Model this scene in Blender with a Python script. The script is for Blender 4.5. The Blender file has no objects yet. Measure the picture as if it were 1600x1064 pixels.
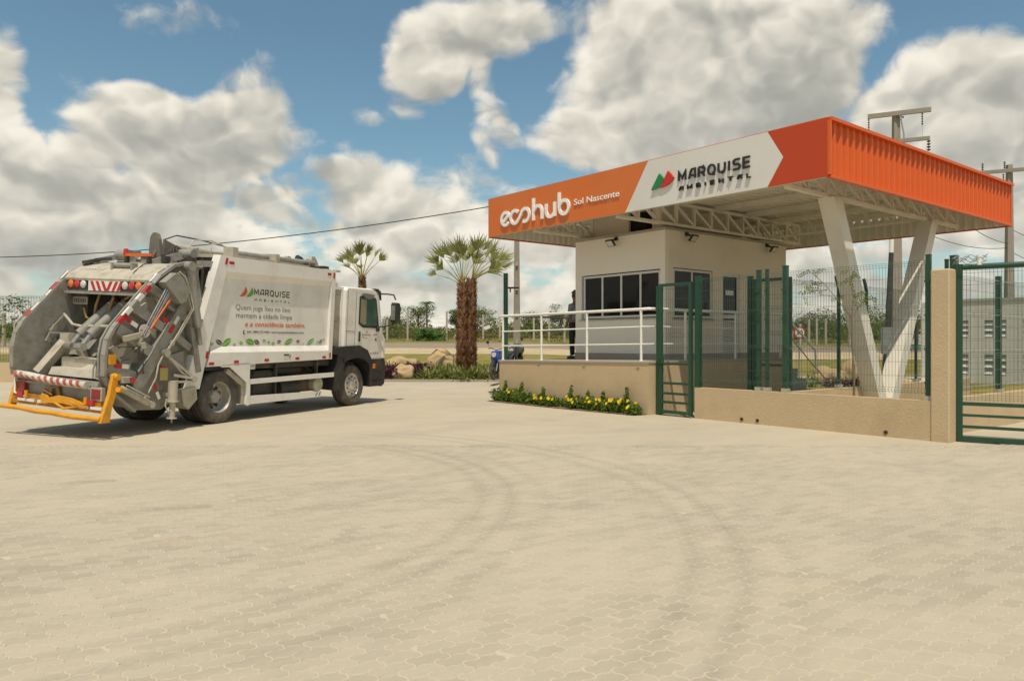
import bpy, bmesh, math, random
import numpy as np
from mathutils import Vector, Matrix
random.seed(7); rng=np.random.default_rng(7)
R=math.radians
sc=bpy.context.scene
COL=sc.collection
# ------------------------------------------------------------ camera, sun, sky
H=1.6
cam=bpy.data.cameras.new('camera'); co=bpy.data.objects.new('camera',cam); COL.objects.link(co)
co.location=(0,0,H); co.rotation_euler=(R(90),0,0)
cam.sensor_width=36; cam.lens=1176/1600*36; cam.shift_y=2/1600; cam.clip_end=6000; cam.clip_start=.1
sc.camera=co
sc.render.engine='CYCLES'
sc.cycles.max_bounces=6; sc.cycles.diffuse_bounces=3; sc.cycles.glossy_bounces=3; sc.cycles.transmission_bounces=4
sc.view_settings.view_transform='Standard'; sc.view_settings.look='None'
sc.view_settings.exposure=0.0; sc.view_settings.gamma=1
U=Vector((.6296,-.7769,0)); V=Vector((.7769,.6296,0)); A=Vector((2.98,16.43,0))
SUN=(U*.33-V*.25+Vector((0,0,1))).normalized()
sl=bpy.data.lights.new('sun','SUN'); sl.energy=3.9; sl.angle=R(.5); sl.color=(1,.905,.765)
so=bpy.data.objects.new('sun',sl); COL.objects.link(so); so.rotation_euler=SUN.to_track_quat('Z','Y').to_euler()
el=math.asin(SUN.z); azs=math.atan2(SUN.x,SUN.y)
world=bpy.data.worlds.new('World'); sc.world=world; world.use_nodes=True
class NT:
    def __init__(s,nt): s.nt=nt
    def n(s,t,**k):
        n=s.nt.nodes.new(t)
        for a,b in k.items():
            if a=='inp':
                for i,v in b.items():
                    if isinstance(v,bpy.types.NodeSocket): s.nt.links.new(v,n.inputs[i])
                    else: n.inputs[i].default_value=v
            else: setattr(n,a,b)
        return n
    def m(s,op,a,b=None,c=None,clamp=False):
        d={0:a}
        if b is not None: d[1]=b
        if c is not None: d[2]=c
        return s.n('ShaderNodeMath',operation=op,use_clamp=clamp,inp=d).outputs[0]
    def v(s,op,a,b=None,out=0):
        d={0:a}
        if b is not None: d[1]=b
        return s.n('ShaderNodeVectorMath',operation=op,inp=d).outputs[out]
    def mix(s,f,a,b,mode='MIX'):
        n=s.nt.nodes.new('ShaderNodeMix'); n.data_type='RGBA'; n.blend_type=mode
        for i,v in ((0,f),(6,a),(7,b)):
            if isinstance(v,bpy.types.NodeSocket): s.nt.links.new(v,n.inputs[i])
            else: n.inputs[i].default_value=(v if i==0 else (*v[:3],1))
        return n.outputs[2]
    def ss(s,x,lo,hi):
        n=s.n('ShaderNodeMapRange',interpolation_type='SMOOTHSTEP',inp={0:x,1:lo,2:hi}); return n.outputs[0]
    def noise(s,vec,scale,detail=4,rough=.55,dist=0):
        n=s.n('ShaderNodeTexNoise',inp={'Vector':vec,'Scale':scale,'Detail':detail,'Roughness':rough,'Distortion':dist}); return n.outputs[0]
def build_world():
    nt=world.node_tree; nt.nodes.clear(); T=NT(nt)
    tc=T.n('ShaderNodeTexCoord').outputs['Generated']
    d=T.v('NORMALIZE',tc)
    sky=T.n('ShaderNodeTexSky',sky_type='NISHITA',sun_disc=False,sun_elevation=el,sun_rotation=azs,air_density=1.0,dust_density=.6,ozone_density=1.5)
    skc=T.mix(1.0,sky.outputs[0],(.120*.84,.120*.98,.120*.86),'MULTIPLY')
    sx=T.n('ShaderNodeSeparateXYZ',inp={0:d}); X,Y,Z=sx.outputs
    az=T.m('ARCTAN2',X,Y); ele=T.m('ARCSINE',Z)
    hgtscale=T.n('ShaderNodeCombineXYZ',inp={0:X,1:Y,2:T.m('MULTIPLY',Z,1.25)}).outputs[0]
    q=hgtscale
    # gentle domain warp, then cauliflower puffs from three Voronoi scales
    wv=T.n('ShaderNodeTexNoise',inp={'Vector':q,'Scale':4.0,'Detail':4,'Roughness':.62}).outputs['Color']
    wv=T.v('MULTIPLY',T.v('SUBTRACT',wv,(.5,.5,.5)),(.20,.20,.20)); qw=T.v('ADD',q,wv)
    def vor(v,s): return T.n('ShaderNodeTexVoronoi',feature='F1',inp={'Vector':v,'Scale':s}).outputs['Distance']
    def vors(v,s): return T.n('ShaderNodeTexVoronoi',feature='SMOOTH_F1',inp={'Vector':v,'Scale':s,'Smoothness':.5}).outputs['Distance']
    def puff(v,full=True):
        a=T.m('MULTIPLY_ADD',T.noise(v,8.5,2,.5),1.5,-1.17); b=T.m('MULTIPLY',vor(v,15),-.55); r=T.m('ADD',a,b)
        if full: r=T.m('ADD',r,T.m('MULTIPLY',vor(v,34),-.36))
        return T.m('ADD',r,.72)
    p0=puff(qw); pb=puff(T.v('ADD',qw,(.004,-.004,.030)))
    wn=T.n('ShaderNodeTexNoise',inp={'Vector':q,'Scale':3.2,'Detail':3,'Roughness':.55}).outputs['Color']; ws=T.n('ShaderNodeSeparateXYZ',inp={0:wn}).outputs; w1=T.m('SUBTRACT',ws[0],.5); w2=T.m('SUBTRACT',ws[1],.5)
    azw=T.m('MULTIPLY_ADD',w1,.13,az); elw=T.m('MULTIPLY_ADD',w2,.09,ele)
    cl=[(275,215,140,70,1.2),(215,185,70,50,.5),(385,140,58,55,.75),(340,262,120,45,.7),(400,205,70,55,.7),(100,285,110,55,.9),(40,345,170,70,1),(15,120,50,75,1),(150,130,120,30,.3),
        (20,220,60,60,.6),(250,350,170,45,.9),(560,300,70,52,1.0),(500,262,28,22,.6),(300,320,75,38,.8),(655,125,62,55,.85),(700,85,75,65,1),(760,35,110,55,.9),(775,190,34,72,.85),(745,258,22,36,.35),(590,185,60,20,.3),
        (1100,150,190,110,1.4),(1190,60,150,90,1.1),(930,228,115,40,1.0),(1010,60,95,60,.7),(1230,180,90,70,.8),(1490,170,135,105,1.3),(1560,90,80,60,.8),(1385,195,55,55,.7),(1450,255,180,60,.8),(905,20,110,36,.5),
        (250,30,70,30,.38),(620,205,60,22,.3),(430,395,200,38,.6),(1440,385,120,16,.5),(690,392,120,42,.6)]
    tot=None; hgt=None
    for (px,py,rx,ry,w) in cl:
        a=math.atan((px-800)/1176); e=math.atan((534-py)/1176*math.cos(a))
        ra=rx/1176*math.cos(a)**2*1.32; re=ry/1176*math.cos(a)*1.28
        dx=T.m('MULTIPLY',T.m('SUBTRACT',azw,a),1/ra); dy=T.m('MULTIPLY',T.m('SUBTRACT',elw,e),1/re)
        g=T.m('SUBTRACT',1,T.m('ADD',T.m('MULTIPLY',dx,dx),T.m('MULTIPLY',dy,dy)))
        g=T.m('MULTIPLY',T.m('MAXIMUM',g,0),w)
        tot=g if tot is None else T.m('ADD',tot,g)
        h=T.m('MULTIPLY',g,T.m('MULTIPLY_ADD',dy,.5,T.m('MULTIPLY',dx,-.15)))
        hgt=h if hgt is None else T.m('ADD',hgt,h)
    n1=T.noise(q,2.3,3,.5); n2=T.noise(T.v('MULTIPLY',d,(1,1,3.0)),6.0,5,.6)
    low=T.m('SUBTRACT',1,T.ss(ele,.13,.30))
    front=T.m('MULTIPLY',T.ss(Y,.35,.75),T.m('SUBTRACT',1,T.ss(ele,.55,.8)))
    gen=T.m('MULTIPLY',T.m('SUBTRACT',1,front),T.m('MULTIPLY',T.m('SUBTRACT',n1,.38),3.0))
    lowc=T.m('MULTIPLY',low,T.m('MULTIPLY_ADD',n2,3.6,-.95))
    base=T.m('MAXIMUM',T.m('MAXIMUM',tot,gen),lowc)
    wisp=T.m('SUBTRACT',T.noise(qw,12,8,.68),.5)
    dens=T.m('ADD',T.m('ADD',T.m('MINIMUM',base,1.6),T.m('MULTIPLY',p0,.62)),T.m('MULTIPLY',wisp,1.05))
    alpha=T.m('MULTIPLY',T.ss(dens,.12,.72),.98)
    lit=T.m('MULTIPLY_ADD',T.m('SUBTRACT',p0,pb),.80,.60)
    hg=T.m('DIVIDE',hgt,T.m('ADD',tot,.15))
    lit=T.m('ADD',lit,T.m('MULTIPLY',hg,.85))
    lit=T.m('ADD',lit,T.m('MULTIPLY',T.ss(dens,.5,2.0),-.22))
    lit=T.m('ADD',lit,T.m('MULTIPLY',T.m('SUBTRACT',n1,.5),-.9))
    lit=T.m('ADD',lit,T.m('MULTIPLY',wisp,.35))
    lit=T.ss(lit,-.10,1.10)
    ramp=T.n('ShaderNodeValToRGB',inp={0:lit}); cr=ramp.color_ramp
    cr.elements[0].position=0; cr.elements[0].color=(.38,.38,.34,1)
    cr.elements[1].position=1; cr.elements[1].color=(.96,.90,.78,1)
    e=cr.elements.new(.38); e.color=(.55,.53,.465,1)
    e=cr.elements.new(.70); e.color=(.73,.69,.59,1)
    hz=T.mix(T.m('MULTIPLY',T.m('SUBTRACT',1,T.ss(ele,-.02,.16)),.6),skc,(.52,.55,.53))
    c=T.mix(alpha,hz,ramp.outputs[0])
    c=T.mix(T.ss(ele,-.06,-.01),(.28,.24,.17),c)
    bg=T.n('ShaderNodeBackground',inp={0:c,1:1.0})
    T.n('ShaderNodeOutputWorld',inp={0:bg.outputs[0]})
build_world()
world.cycles.sampling_method='MANUAL'; world.cycles.sample_map_resolution=512
# ------------------------------------------------------------ materials
MATS={}
def mat(name,col,rough=.7,metal=0,var=.12,scale=6,bump=0,bscale=40,spec=.4,dirt=None,dirt_amt=0,dirt_scale=2.5,emit=None,coat=0,trans=0):
    if name in MATS: return MATS[name]
    m=bpy.data.materials.new(name); m.use_nodes=True; nt=m.node_tree; T=NT(nt)
    b=nt.nodes['Principled BSDF']; tc=T.n('ShaderNodeTexCoord').outputs['Object']
    oi=T.n('ShaderNodeObjectInfo').outputs['Random']
    vec=tc
    n=T.noise(vec,scale,5,.6)
    f=T.m('ADD',T.m('MULTIPLY_ADD',n,2*var,1-var),T.m('MULTIPLY_ADD',oi,var*.5,-var*.25)); f=T.m('MULTIPLY',f,T.m('MULTIPLY_ADD',T.noise(vec,55,4,.75),.22,.89))
    c=T.n('ShaderNodeVectorMath',operation='SCALE',inp={0:tuple(col[:3]),3:f}).outputs[0]
    if dirt_amt:
        dn=T.ss(T.noise(vec,dirt_scale,7,.68),.42,.75)
        c=T.mix(T.m('MULTIPLY',dn,dirt_amt),c,dirt or (.25,.2,.13))
    nt.links.new(c,b.inputs['Base Color'])
    b.inputs['Roughness'].default_value=rough; b.inputs['Metallic'].default_value=metal
    b.inputs['Specular IOR Level'].default_value=spec
    if coat: b.inputs['Coat Weight'].default_value=coat
    if trans: b.inputs['Transmission Weight'].default_value=trans
    if bump:
        bn=T.n('ShaderNodeBump',inp={'Height':T.noise(vec,bscale,6,.65),'Strength':bump,'Distance':.02})
        nt.links.new(bn.outputs[0],b.inputs['Normal'])
    MATS[name]=m; return m
WHITE=mat('white_paint',(.80,.775,.71),.38,var=.04,spec=.5,dirt=(.45,.38,.27),dirt_amt=.35,dirt_scale=1.6)
TGREY=mat('grey_machine_paint',(.30,.288,.25),.5,var=.10,spec=.4,dirt=(.17,.135,.085),dirt_amt=.75,dirt_scale=4.5)
TGREYL=mat('dusty_light_paint',(.46,.42,.33),.6,var=.10,dirt=(.25,.19,.115),dirt_amt=.7,dirt_scale=5)
DARKG=mat('dark_grimy_metal',(.045,.042,.038),.6,var=.3,scale=9,dirt=(.13,.11,.08),dirt_amt=.6)
BLACKP=mat('black_plastic',(.028,.028,.028),.42,var=.15,dirt=(.12,.105,.085),dirt_amt=.35,dirt_scale=4)
TYRE=mat('tyre_rubber',(.075,.068,.058),.85,var=.15,scale=14,dirt=(.24,.20,.15),dirt_amt=.7,dirt_scale=3,bump=.3,bscale=60)
RIM=mat('steel_rim',(.44,.41,.36),.5,metal=.2,var=.15,dirt=(.16,.13,.09),dirt_amt=.6,dirt_scale=8)
CHROME=mat('bright_steel',(.62,.60,.56),.28,metal=.8,var=.1,dirt=(.2,.17,.12),dirt_amt=.4,dirt_scale=12)
YEL=mat('yellow_paint',(.72,.32,.012),.42,var=.08,dirt=(.30,.16,.04),dirt_amt=.6,dirt_scale=6)
RED=mat('red_reflector',(.48,.022,.02),.35,var=.1)
REFW=mat('white_reflector',(.72,.70,.65),.35,var=.05)
ORG=mat('orange_plastic',(.70,.13,.015),.4,var=.05)
LAMPR=mat('red_lamp_lens',(.55,.02,.02),.2,var=.1,coat=.5)
LAMPO=mat('amber_lamp_lens',(.75,.17,.02),.2,var=.1,coat=.5)
LAMPW=mat('clear_lamp_lens',(.6,.58,.5),.15,var=.1,coat=.5)
HOSE=mat('tan_hose',(.36,.24,.09),.55,var=.15)
HOSEB=mat('black_hose',(.03,.03,.03),.5)
SIGNO=mat('orange_sign_panel',(.66,.155,.024),.42,var=.04,scale=1.5,dirt=(.5,.25,.12),dirt_amt=.22,dirt_scale=.8)
SIGNR=mat('red_orange_sign_panel',(.50,.055,.010),.42,var=.03,scale=1.5)
SIGNW=mat('white_sign_panel',(.70,.67,.61),.42,var=.03,scale=1.5,dirt=(.5,.46,.38),dirt_amt=.25,dirt_scale=.8)
CORR=mat('orange_sheet_metal',(.68,.115,.014),.42,var=.05,scale=3)
LETW=mat('white_letter',(.88,.86,.82),.35,var=.02)
LETK=mat('dark_letter',(.022,.021,.020),.4,var=.1)
LETG=mat('green_letter',(.015,.22,.06),.4,var=.05)
LETR=mat('red_letter',(.55,.03,.02),.4,var=.05)
PRK=mat('dark_print',(.07,.055,.05),.5,var=.1); PRO=mat('orange_print',(.68,.13,.03),.5,var=.05)
PRG=mat('green_print',(.13,.40,.03),.5,var=.15,scale=20); PRB=mat('brown_print',(.10,.075,.07),.5,var=.15); PRGL=mat('grey_print',(.20,.18,.16),.5)
STEEL=mat('cream_steel',(.80,.74,.63),.55,var=.05,scale=5,dirt=(.40,.33,.23),dirt_amt=.3)
SHEET=mat('roof_sheet',(.82,.78,.68),.5,var=.10,scale=2)
VLEG=mat('white_column_paint',(.72,.68,.58),.6,var=.05,scale=3,dirt=(.5,.43,.33),dirt_amt=.2)
WALLH=mat('house_wall_paint',(.80,.72,.60),.85,var=.04,scale=1.2,bump=.15,bscale=90,dirt=(.5,.42,.32),dirt_amt=.25,dirt_scale=.9)
WALLG=mat('house_wall_light_paint',(.82,.76,.66),.85,var=.03,scale=1.2,bump=.12,bscale=90)
SKIRT=mat('grey_skirting',(.36,.31,.26),.8,var=.06)
TERR=mat('beige_textured_render',(.56,.425,.255),.9,var=.07,scale=2.5,bump=.5,bscale=34,dirt=(.42,.31,.18),dirt_amt=.5,dirt_scale=1.0)
COPE=mat('concrete_coping',(.42,.37,.29),.85,var=.1,scale=8)
POLE=mat('weathered_pole_concrete',(.30,.265,.21),.9,var=.2,scale=4,bump=.2,bscale=50)
CONC=mat('concrete',(.40,.365,.30),.9,var=.12,scale=4,bump=.2,bscale=50)
GREEN=mat('green_steel_paint',(.016,.066,.034),.38,var=.1,scale=10,spec=.5)
WIRE=mat('green_wire',(.045,.085,.06),.35,var=.1,spec=.6)
RAIL=mat('white_rail_paint',(.80,.77,.70),.35,var=.03)
FRAMEW=mat('white_window_frame',(.66,.64,.60),.4,var=.03)
BLDG=mat('grey_block_paint',(.66,.635,.56),.85,var=.05,scale=2,bump=.1)
BARK=mat('palm_boot_bark',(.20,.105,.055),.9,var=.4,scale=14,bump=.4,bscale=30)
BARKW=mat('grey_bark',(.23,.18,.12),.9,var=.25,scale=10,bump=.4,bscale=30)
ROCK=mat('tan_boulder',(.46,.33,.17),.9,var=.22,scale=3.5,bump=.9,bscale=9,dirt=(.20,.15,.10),dirt_amt=.5,dirt_scale=2)
CABLE=mat('black_cable',(.02,.02,.02),.6)
SKIN=mat('skin',(.24,.12,.07),.55,var=.05); SHIRT=mat('blue_grey_shirt',(.20,.22,.27),.8,var=.08); TROUS=mat('dark_trousers',(.02,.02,.024),.8)
BLUE=mat('blue_fairing',(.015,.07,.36),.25,var=.05,coat=.4)
SKYG=mat('steel_galvanised',(.35,.36,.35),.45,metal=.5,var=.1)
def glass_mat(name,col,rough=.06):
    m=bpy.data.materials.new(name); m.use_nodes=True; b=m.node_tree.nodes['Principled BSDF']; T=NT(m.node_tree)
    tc=T.n('ShaderNodeTexCoord').outputs['Object']; f=T.m('MULTIPLY_ADD',T.noise(tc,1.6,3),.9,.55)
    m.node_tree.links.new(T.n('ShaderNodeVectorMath',operation='SCALE',inp={0:col,3:f}).outputs[0],b.inputs['Base Color'])
    b.inputs['Roughness'].default_value=rough; b.inputs['Specular IOR Level'].default_value=.22; return m
GLASS=glass_mat('dark_window_glass',(.012,.012,.011)); GLASST=glass_mat('tinted_cab_glass',(.07,.13,.11)); GLASSC=glass_mat('cab_reflection_tint',(.30,.27,.18),.12)  # last tint is for the reflection painted on the cab door window
def leaf_mat(name,c1,c2,rough=.6,tl=.3):
    m=bpy.data.materials.new(name); m.use_nodes=True; nt=m.node_tree; b=nt.nodes['Principled BSDF']; T=NT(nt)
    g=T.n('ShaderNodeNewGeometry'); oi=T.n('ShaderNodeObjectInfo').outputs['Random']
    r=g.outputs['Random Per Island']
    c=T.mix(r,c1,c2)
    n=T.noise(T.n('ShaderNodeTexCoord').outputs['Object'],1.2,4); 
    c=T.n('ShaderNodeVectorMath',operation='SCALE',inp={0:c,3:T.m('ADD',T.m('MULTIPLY_ADD',n,1.0,.45),T.m('MULTIPLY',oi,.2))}).outputs[0]
    nt.links.new(c,b.inputs['Base Color']); b.inputs['Roughness'].default_value=rough; b.inputs['Specular IOR Level'].default_value=.25
    tr=T.n('ShaderNodeBsdfTranslucent',inp={0:c}); mx=T.n('ShaderNodeMixShader',inp={0:tl,1:b.outputs[0],2:tr.outputs[0]})
    nt.links.new(mx.outputs[0],nt.nodes['Material Output'].inputs[0]); return m
L_TREE=leaf_mat('tree_leaf',(.075,.105,.022),(.19,.20,.05)); L_DRY=leaf_mat('dry_scrub_leaf',(.16,.15,.045),(.25,.20,.08))
L_PALM=leaf_mat('palm_leaf',(.13,.155,.035),(.30,.30,.10),.5,.2); L_PETI=leaf_mat('palm_petiole',(.34,.29,.09),(.42,.35,.12),.5,.1)
L_PURP=leaf_mat('purple_leaf',(.045,.012,.022),(.12,.035,.055)); L_STRAP=leaf_mat('strap_leaf',(.13,.17,.03),(.33,.33,.12))
L_SHRUB=leaf_mat('shrub_leaf',(.07,.13,.018),(.20,.27,.045)); FLOW=leaf_mat('yellow_petal',(.80,.52,.01),(.85,.62,.02),.5,.2)
L_GRASS=leaf_mat('grass_blade',(.10,.13,.02),(.22,.22,.05)); L_PALMG=leaf_mat('green_palm_leaf',(.035,.11,.015),(.08,.17,.03))
# ground materials
def ground_mat(name,paving):
    m=bpy.data.materials.new(name); m.use_nodes=True; nt=m.node_tree; b=nt.nodes['Principled BSDF']; T=NT(nt)
    pos=T.n('ShaderNodeNewGeometry').outputs['Position']
    sx=T.n('ShaderNodeSeparateXYZ',inp={0:pos}); X,Y=sx.outputs[0],sx.outputs[1]
    big=T.noise(pos,.28,5,.6); mid=T.noise(pos,1.7,6,.65); fine=T.noise(pos,45,4,.7); speck=T.noise(pos,160,2,.6)
    rot=T.n('ShaderNodeMapping',inp={0:pos,2:(0,0,math.atan2(.7769,.6296)),3:(1,1,1)}).outputs[0]
    streak=T.noise(T.v('MULTIPLY',rot,(1.1,.22,1)),1.6,5,.65)
    if paving=='paver':
        rnd=T.n('ShaderNodeNewGeometry').outputs['Random Per Island']; ob=T.n('ShaderNodeObjectInfo').outputs['Random']
        rr=T.m('FRACT',T.m('ADD',rnd,ob))
        c=T.mix(rr,(.355,.313,.238),(.430,.378,.288)); dustw=.62
    elif paving=='sand':
        c=T.mix(mid,(.495,.43,.31),(.525,.455,.328)); dustw=.3
    else:
        c=T.mix(mid,(.410,.358,.268),(.450,.391,.293)); dustw=.65
    dust=T.ss(T.m('ADD',T.m('MULTIPLY',big,.55),T.m('ADD',T.m('MULTIPLY',mid,.25),T.m('MULTIPLY',streak,.35))),.46,.68)
    c=T.mix(T.m('MULTIPLY',dust,dustw),c,(.495,.430,.312))
    oc=T.ss(T.noise(T.v('ADD',pos,(3.1,8.2,0)),.55,5,.6),.62,.80)
    c=T.mix(T.m('MULTIPLY',oc,.55),c,(.55,.425,.25))
    # tyre tracks: arcs of darker scrubbed blocks
    tr=None
    for cx,cy,r,w,a in ((-4.95,7.6,4.95,.11,.9),(-4.95,7.6,4.65,.12,.8),(-5.0,7.0,6.85,.12,.9),(-5.0,7.0,6.5,.13,.8),(-5.0,7.0,7.2,.1,.4),(-4.95,7.6,5.3,.1,.4)):
        dv=T.v('SUBTRACT',pos,(cx,cy,0)); L=T.v('LENGTH',dv,out=1)
        q=T.m('SUBTRACT',1,T.m('MULTIPLY',T.m('ABSOLUTE',T.m('SUBTRACT',T.m('MULTIPLY_ADD',mid,.10,L),r+.05)),1/w),clamp=True)
        q=T.m('MULTIPLY',q,T.m('MULTIPLY',T.ss(T.m('SUBTRACT',X,cx),1.2,3.5),a))
        tr=q if tr is None else T.m('MAXIMUM',tr,q)
    # two short scuffs in front of the truck
    for x0,y0,x1,y1 in ((-5.3,8.35,-4.55,8.6),(-4.2,6.85,-2.95,7.25)):
        dx,dy=x1-x0,y1-y0; Ln=math.hypot(dx,dy); ux,uy=dx/Ln,dy/Ln
        s_=T.m('ADD',T.m('MULTIPLY',T.m('SUBTRACT',X,x0),ux),T.m('MULTIPLY',T.m('SUBTRACT',Y,y0),uy))
        t_=T.m('ABSOLUTE',T.m('ADD',T.m('MULTIPLY',T.m('SUBTRACT',X,x0),-uy),T.m('MULTIPLY',T.m('SUBTRACT',Y,y0),ux)))
        q=T.m('MULTIPLY',T.m('MULTIPLY',T.ss(s_,0,Ln*.8),T.ss(s_,Ln*1.08,Ln)),T.m('SUBTRACT',1,T.m('MULTIPLY',t_,7),clamp=True)); tr=T.m('MAXIMUM',tr,T.m('MULTIPLY',q,1.6))
    tr=T.m('MULTIPLY',tr,T.m('MULTIPLY_ADD',T.noise(pos,9,6,.8),2.2,-.45),clamp=True)
    if paving!='sand': c=T.mix(T.m('MULTIPLY',tr,.68),c,(.285,.258,.20))
    wash=T.ss(T.noise(T.v('ADD',T.v('MULTIPLY',rot,(.9,.35,1)),(1,4,0)),.9,6,.7),.50,.72)
    c=T.mix(T.m('MULTIPLY',wash,.36),c,(.31,.285,.225))
    c=T.n('ShaderNodeVectorMath',operation='SCALE',inp={0:c,3:T.m('ADD',T.m('MULTIPLY_ADD',fine,.16,.86),T.m('MULTIPLY',speck,.12))}).outputs[0]
    nt.links.new(c,b.inputs['Base Color']); b.inputs['Roughness'].default_value=.95; b.inputs['Specular IOR Level'].default_value=.15
    bn=T.n('ShaderNodeBump',inp={'Height':T.m('ADD',fine,T.m('MULTIPLY',speck,.5)),'Strength':.35,'Distance':.004}); nt.links.new(bn.outputs[0],b.inputs['Normal'])
    return m
PAVER=ground_mat('concrete_paver','paver'); PSAND=ground_mat('joint_sand','sand'); PFAR=ground_mat('dusty_paving','far')
def blend_mat(name,c1,c2,c3,s=.8,rough=.95):
    m=bpy.data.materials.new(name); m.use_nodes=True; nt=m.node_tree; b=nt.nodes['Principled BSDF']; T=NT(nt)
    pos=T.n('ShaderNodeNewGeometry').outputs['Position']
    c=T.mix(T.ss(T.noise(pos,s,6,.65),.4,.62),c1,c2); c=T.mix(T.ss(T.noise(T.v('ADD',pos,(9,2,0)),s*2.7,6,.7),.5,.7),c,c3)
    f=T.m('MULTIPLY_ADD',T.noise(pos,14,5,.7),.7,.65)
    c=T.n('ShaderNodeVectorMath',operation='SCALE',inp={0:c,3:f}).outputs[0]
    nt.links.new(c,b.inputs['Base Color']); b.inputs['Roughness'].default_value=rough; b.inputs['Specular IOR Level'].default_value=.1
    bn=T.n('ShaderNodeBump',inp={'Height':T.noise(pos,20,5,.7),'Strength':.6,'Distance':.03}); nt.links.new(bn.outputs[0],b.inputs['Normal'])
    return m
GLAWN=blend_mat('lawn_turf',(.17,.16,.035),(.25,.20,.06),(.34,.24,.10),.5); GFIELD=blend_mat('dry_field',(.14,.14,.035),(.24,.19,.07),(.10,.12,.03),.15)
GSAND=blend_mat('sand_verge',(.50,.40,.25),(.44,.34,.20),(.36,.29,.18),.5); GROAD=blend_mat('worn_asphalt',(.27,.215,.16),(.31,.25,.18),(.25,.19,.14),.5); GSOIL=blend_mat('dry_soil',(.20,.15,.09),(.26,.20,.12),(.15,.11,.07),2)
# ------------------------------------------------------------ mesh helpers
class Frame:
    def __init__(s,loc=(0,0,0),rz=0): s.loc=Vector(loc); s.rz=rz; s.M=Matrix.Rotation(rz,3,'Z')
    def w(s,p): return s.M@Vector(p)+s.loc
WORLD=Frame()
class MB:
    """collects shapes, links them as one mesh object"""
    def __init__(s,xf=None): s.v=[]; s.f=[]; s.mi=[]; s.xf=xf; s.cur=0; s.sm=[]
    def add(s,vs,fs,smooth=False):
        o=len(s.v); s.v+=[tuple(v) for v in vs]; s.f+=[tuple(i+o for i in f) for f in fs]; s.mi+=[s.cur]*len(fs); s.sm+=[smooth]*len(fs)
    def box(s,x0,y0,z0,x1,y1,z1):
        x0,x1=min(x0,x1),max(x0,x1);y0,y1=min(y0,y1),max(y0,y1);z0,z1=min(z0,z1),max(z0,z1)
        s.add([(x0,y0,z0),(x1,y0,z0),(x1,y1,z0),(x0,y1,z0),(x0,y0,z1),(x1,y0,z1),(x1,y1,z1),(x0,y1,z1)],
              [(0,3,2,1),(4,5,6,7),(0,1,5,4),(1,2,6,5),(2,3,7,6),(3,0,4,7)]); return s
    def bbox(s,x0,y0,z0,x1,y1,z1,b=.02):
        """box with chamfered vertical edges and top edge"""
        p=[(x0+b,y0),(x1-b,y0),(x1,y0+b),(x1,y1-b),(x1-b,y1),(x0+b,y1),(x0,y1-b),(x0,y0+b)]
        cx,cy=(x0+x1)/2,(y0+y1)/2
        def sh(q,t): return (q[0]+(t if q[0]<cx else -t),q[1]+(t if q[1]<cy else -t))
        vs=[(*q,z0) for q in p]+[(*q,z1-b) for q in p]+[(*sh(q,b*.7),z1) for q in p]
        fs=[tuple(range(7,-1,-1)),tuple(range(16,24))]
        for k in (0,8):
            for i in range(8): j=(i+1)%8; fs.append((k+i,k+j,k+8+j,k+8+i))
        s.add(vs,fs); return s
    def prism(s,pts,t0,t1,axis='y'):
        """extrude 2-D polygon; axis y: pts are (x,z); axis x: pts (y,z); axis z: pts (x,y)"""
        n=len(pts)
        def P(p,t): return (p[0],t,p[1]) if axis=='y' else ((t,p[0],p[1]) if axis=='x' else (p[0],p[1],t))
        s.add([P(p,t0) for p in pts]+[P(p,t1) for p in pts],[tuple(range(n)),tuple(range(2*n-1,n-1,-1))]+[(i,n+i,n+(i+1)%n,(i+1)%n) for i in range(n)]); return s
    def cyl(s,a,b,r,r2=None,n=12,caps=True,smooth=True):
        a=Vector(a);b=Vector(b); d=(b-a); r2=r if r2 is None else r2
        if d.length<1e-6: return s
        q=d.to_track_quat('Z','Y'); vs=[]
        for (c,rr) in ((a,r),(b,r2)):
            for i in range(n):
                t=2*math.pi*i/n; vs.append(c+q@Vector((rr*math.cos(t),rr*math.sin(t),0)))
        s.add(vs,[(i,(i+1)%n,n+(i+1)%n,n+i) for i in range(n)],smooth)
        if caps: s.add(vs,[tuple(range(n-1,-1,-1)),tuple(range(n,2*n))])
        return s
    def bar(s,a,b,w,h,up=(0,0,1)):
        """rectangular bar from a to b, w across, h along up"""
        a=Vector(a);b=Vector(b);d=(b-a).normalized(); up=Vector(up)
        sd=d.cross(up); 
        if sd.length<1e-4: sd=d.cross(Vector((1,0,0)))
        sd.normalize(); u2=sd.cross(d).normalized(); vs=[]
        for c in (a,b):
            for (i,j) in ((-1,-1),(1,-1),(1,1),(-1,1)): vs.append(c+sd*(i*w/2)+u2*(j*h/2))
        s.add(vs,[(0,1,2,3),(7,6,5,4),(0,4,5,1),(1,5,6,2),(2,6,7,3),(3,7,4,0)]); return s
    def tube(s,pts,r,n=8,rs=None):
        pts=[Vector(p) for p in pts]; vs=[];N=len(pts); prev=None
        for i,p in enumerate(pts):
            t=(pts[min(i+1,N-1)]-pts[max(i-1,0)]).normalized()
            if prev is None:
                x=t.orthogonal().normalized()
            else:
                x=(prev-t*prev.dot(t)); x=x.normalized() if x.length>1e-5 else t.orthogonal().normalized()
            prev=x; y=t.cross(x); rr=rs[i] if rs else r
            for k in range(n):
                a=2*math.pi*k/n; vs.append(p+x*(rr*math.cos(a))+y*(rr*math.sin(a)))
        fs=[(i*n+k,i*n+(k+1)%n,(i+1)*n+(k+1)%n,(i+1)*n+k) for i in range(N-1) for k in range(n)]
        s.add(vs,fs,True); s.add([vs[k] for k in range(n)]+[vs[(N-1)*n+k] for k in range(n)],[tuple(range(n-1,-1,-1)),tuple(range(n,2*n))]); return s
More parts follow.
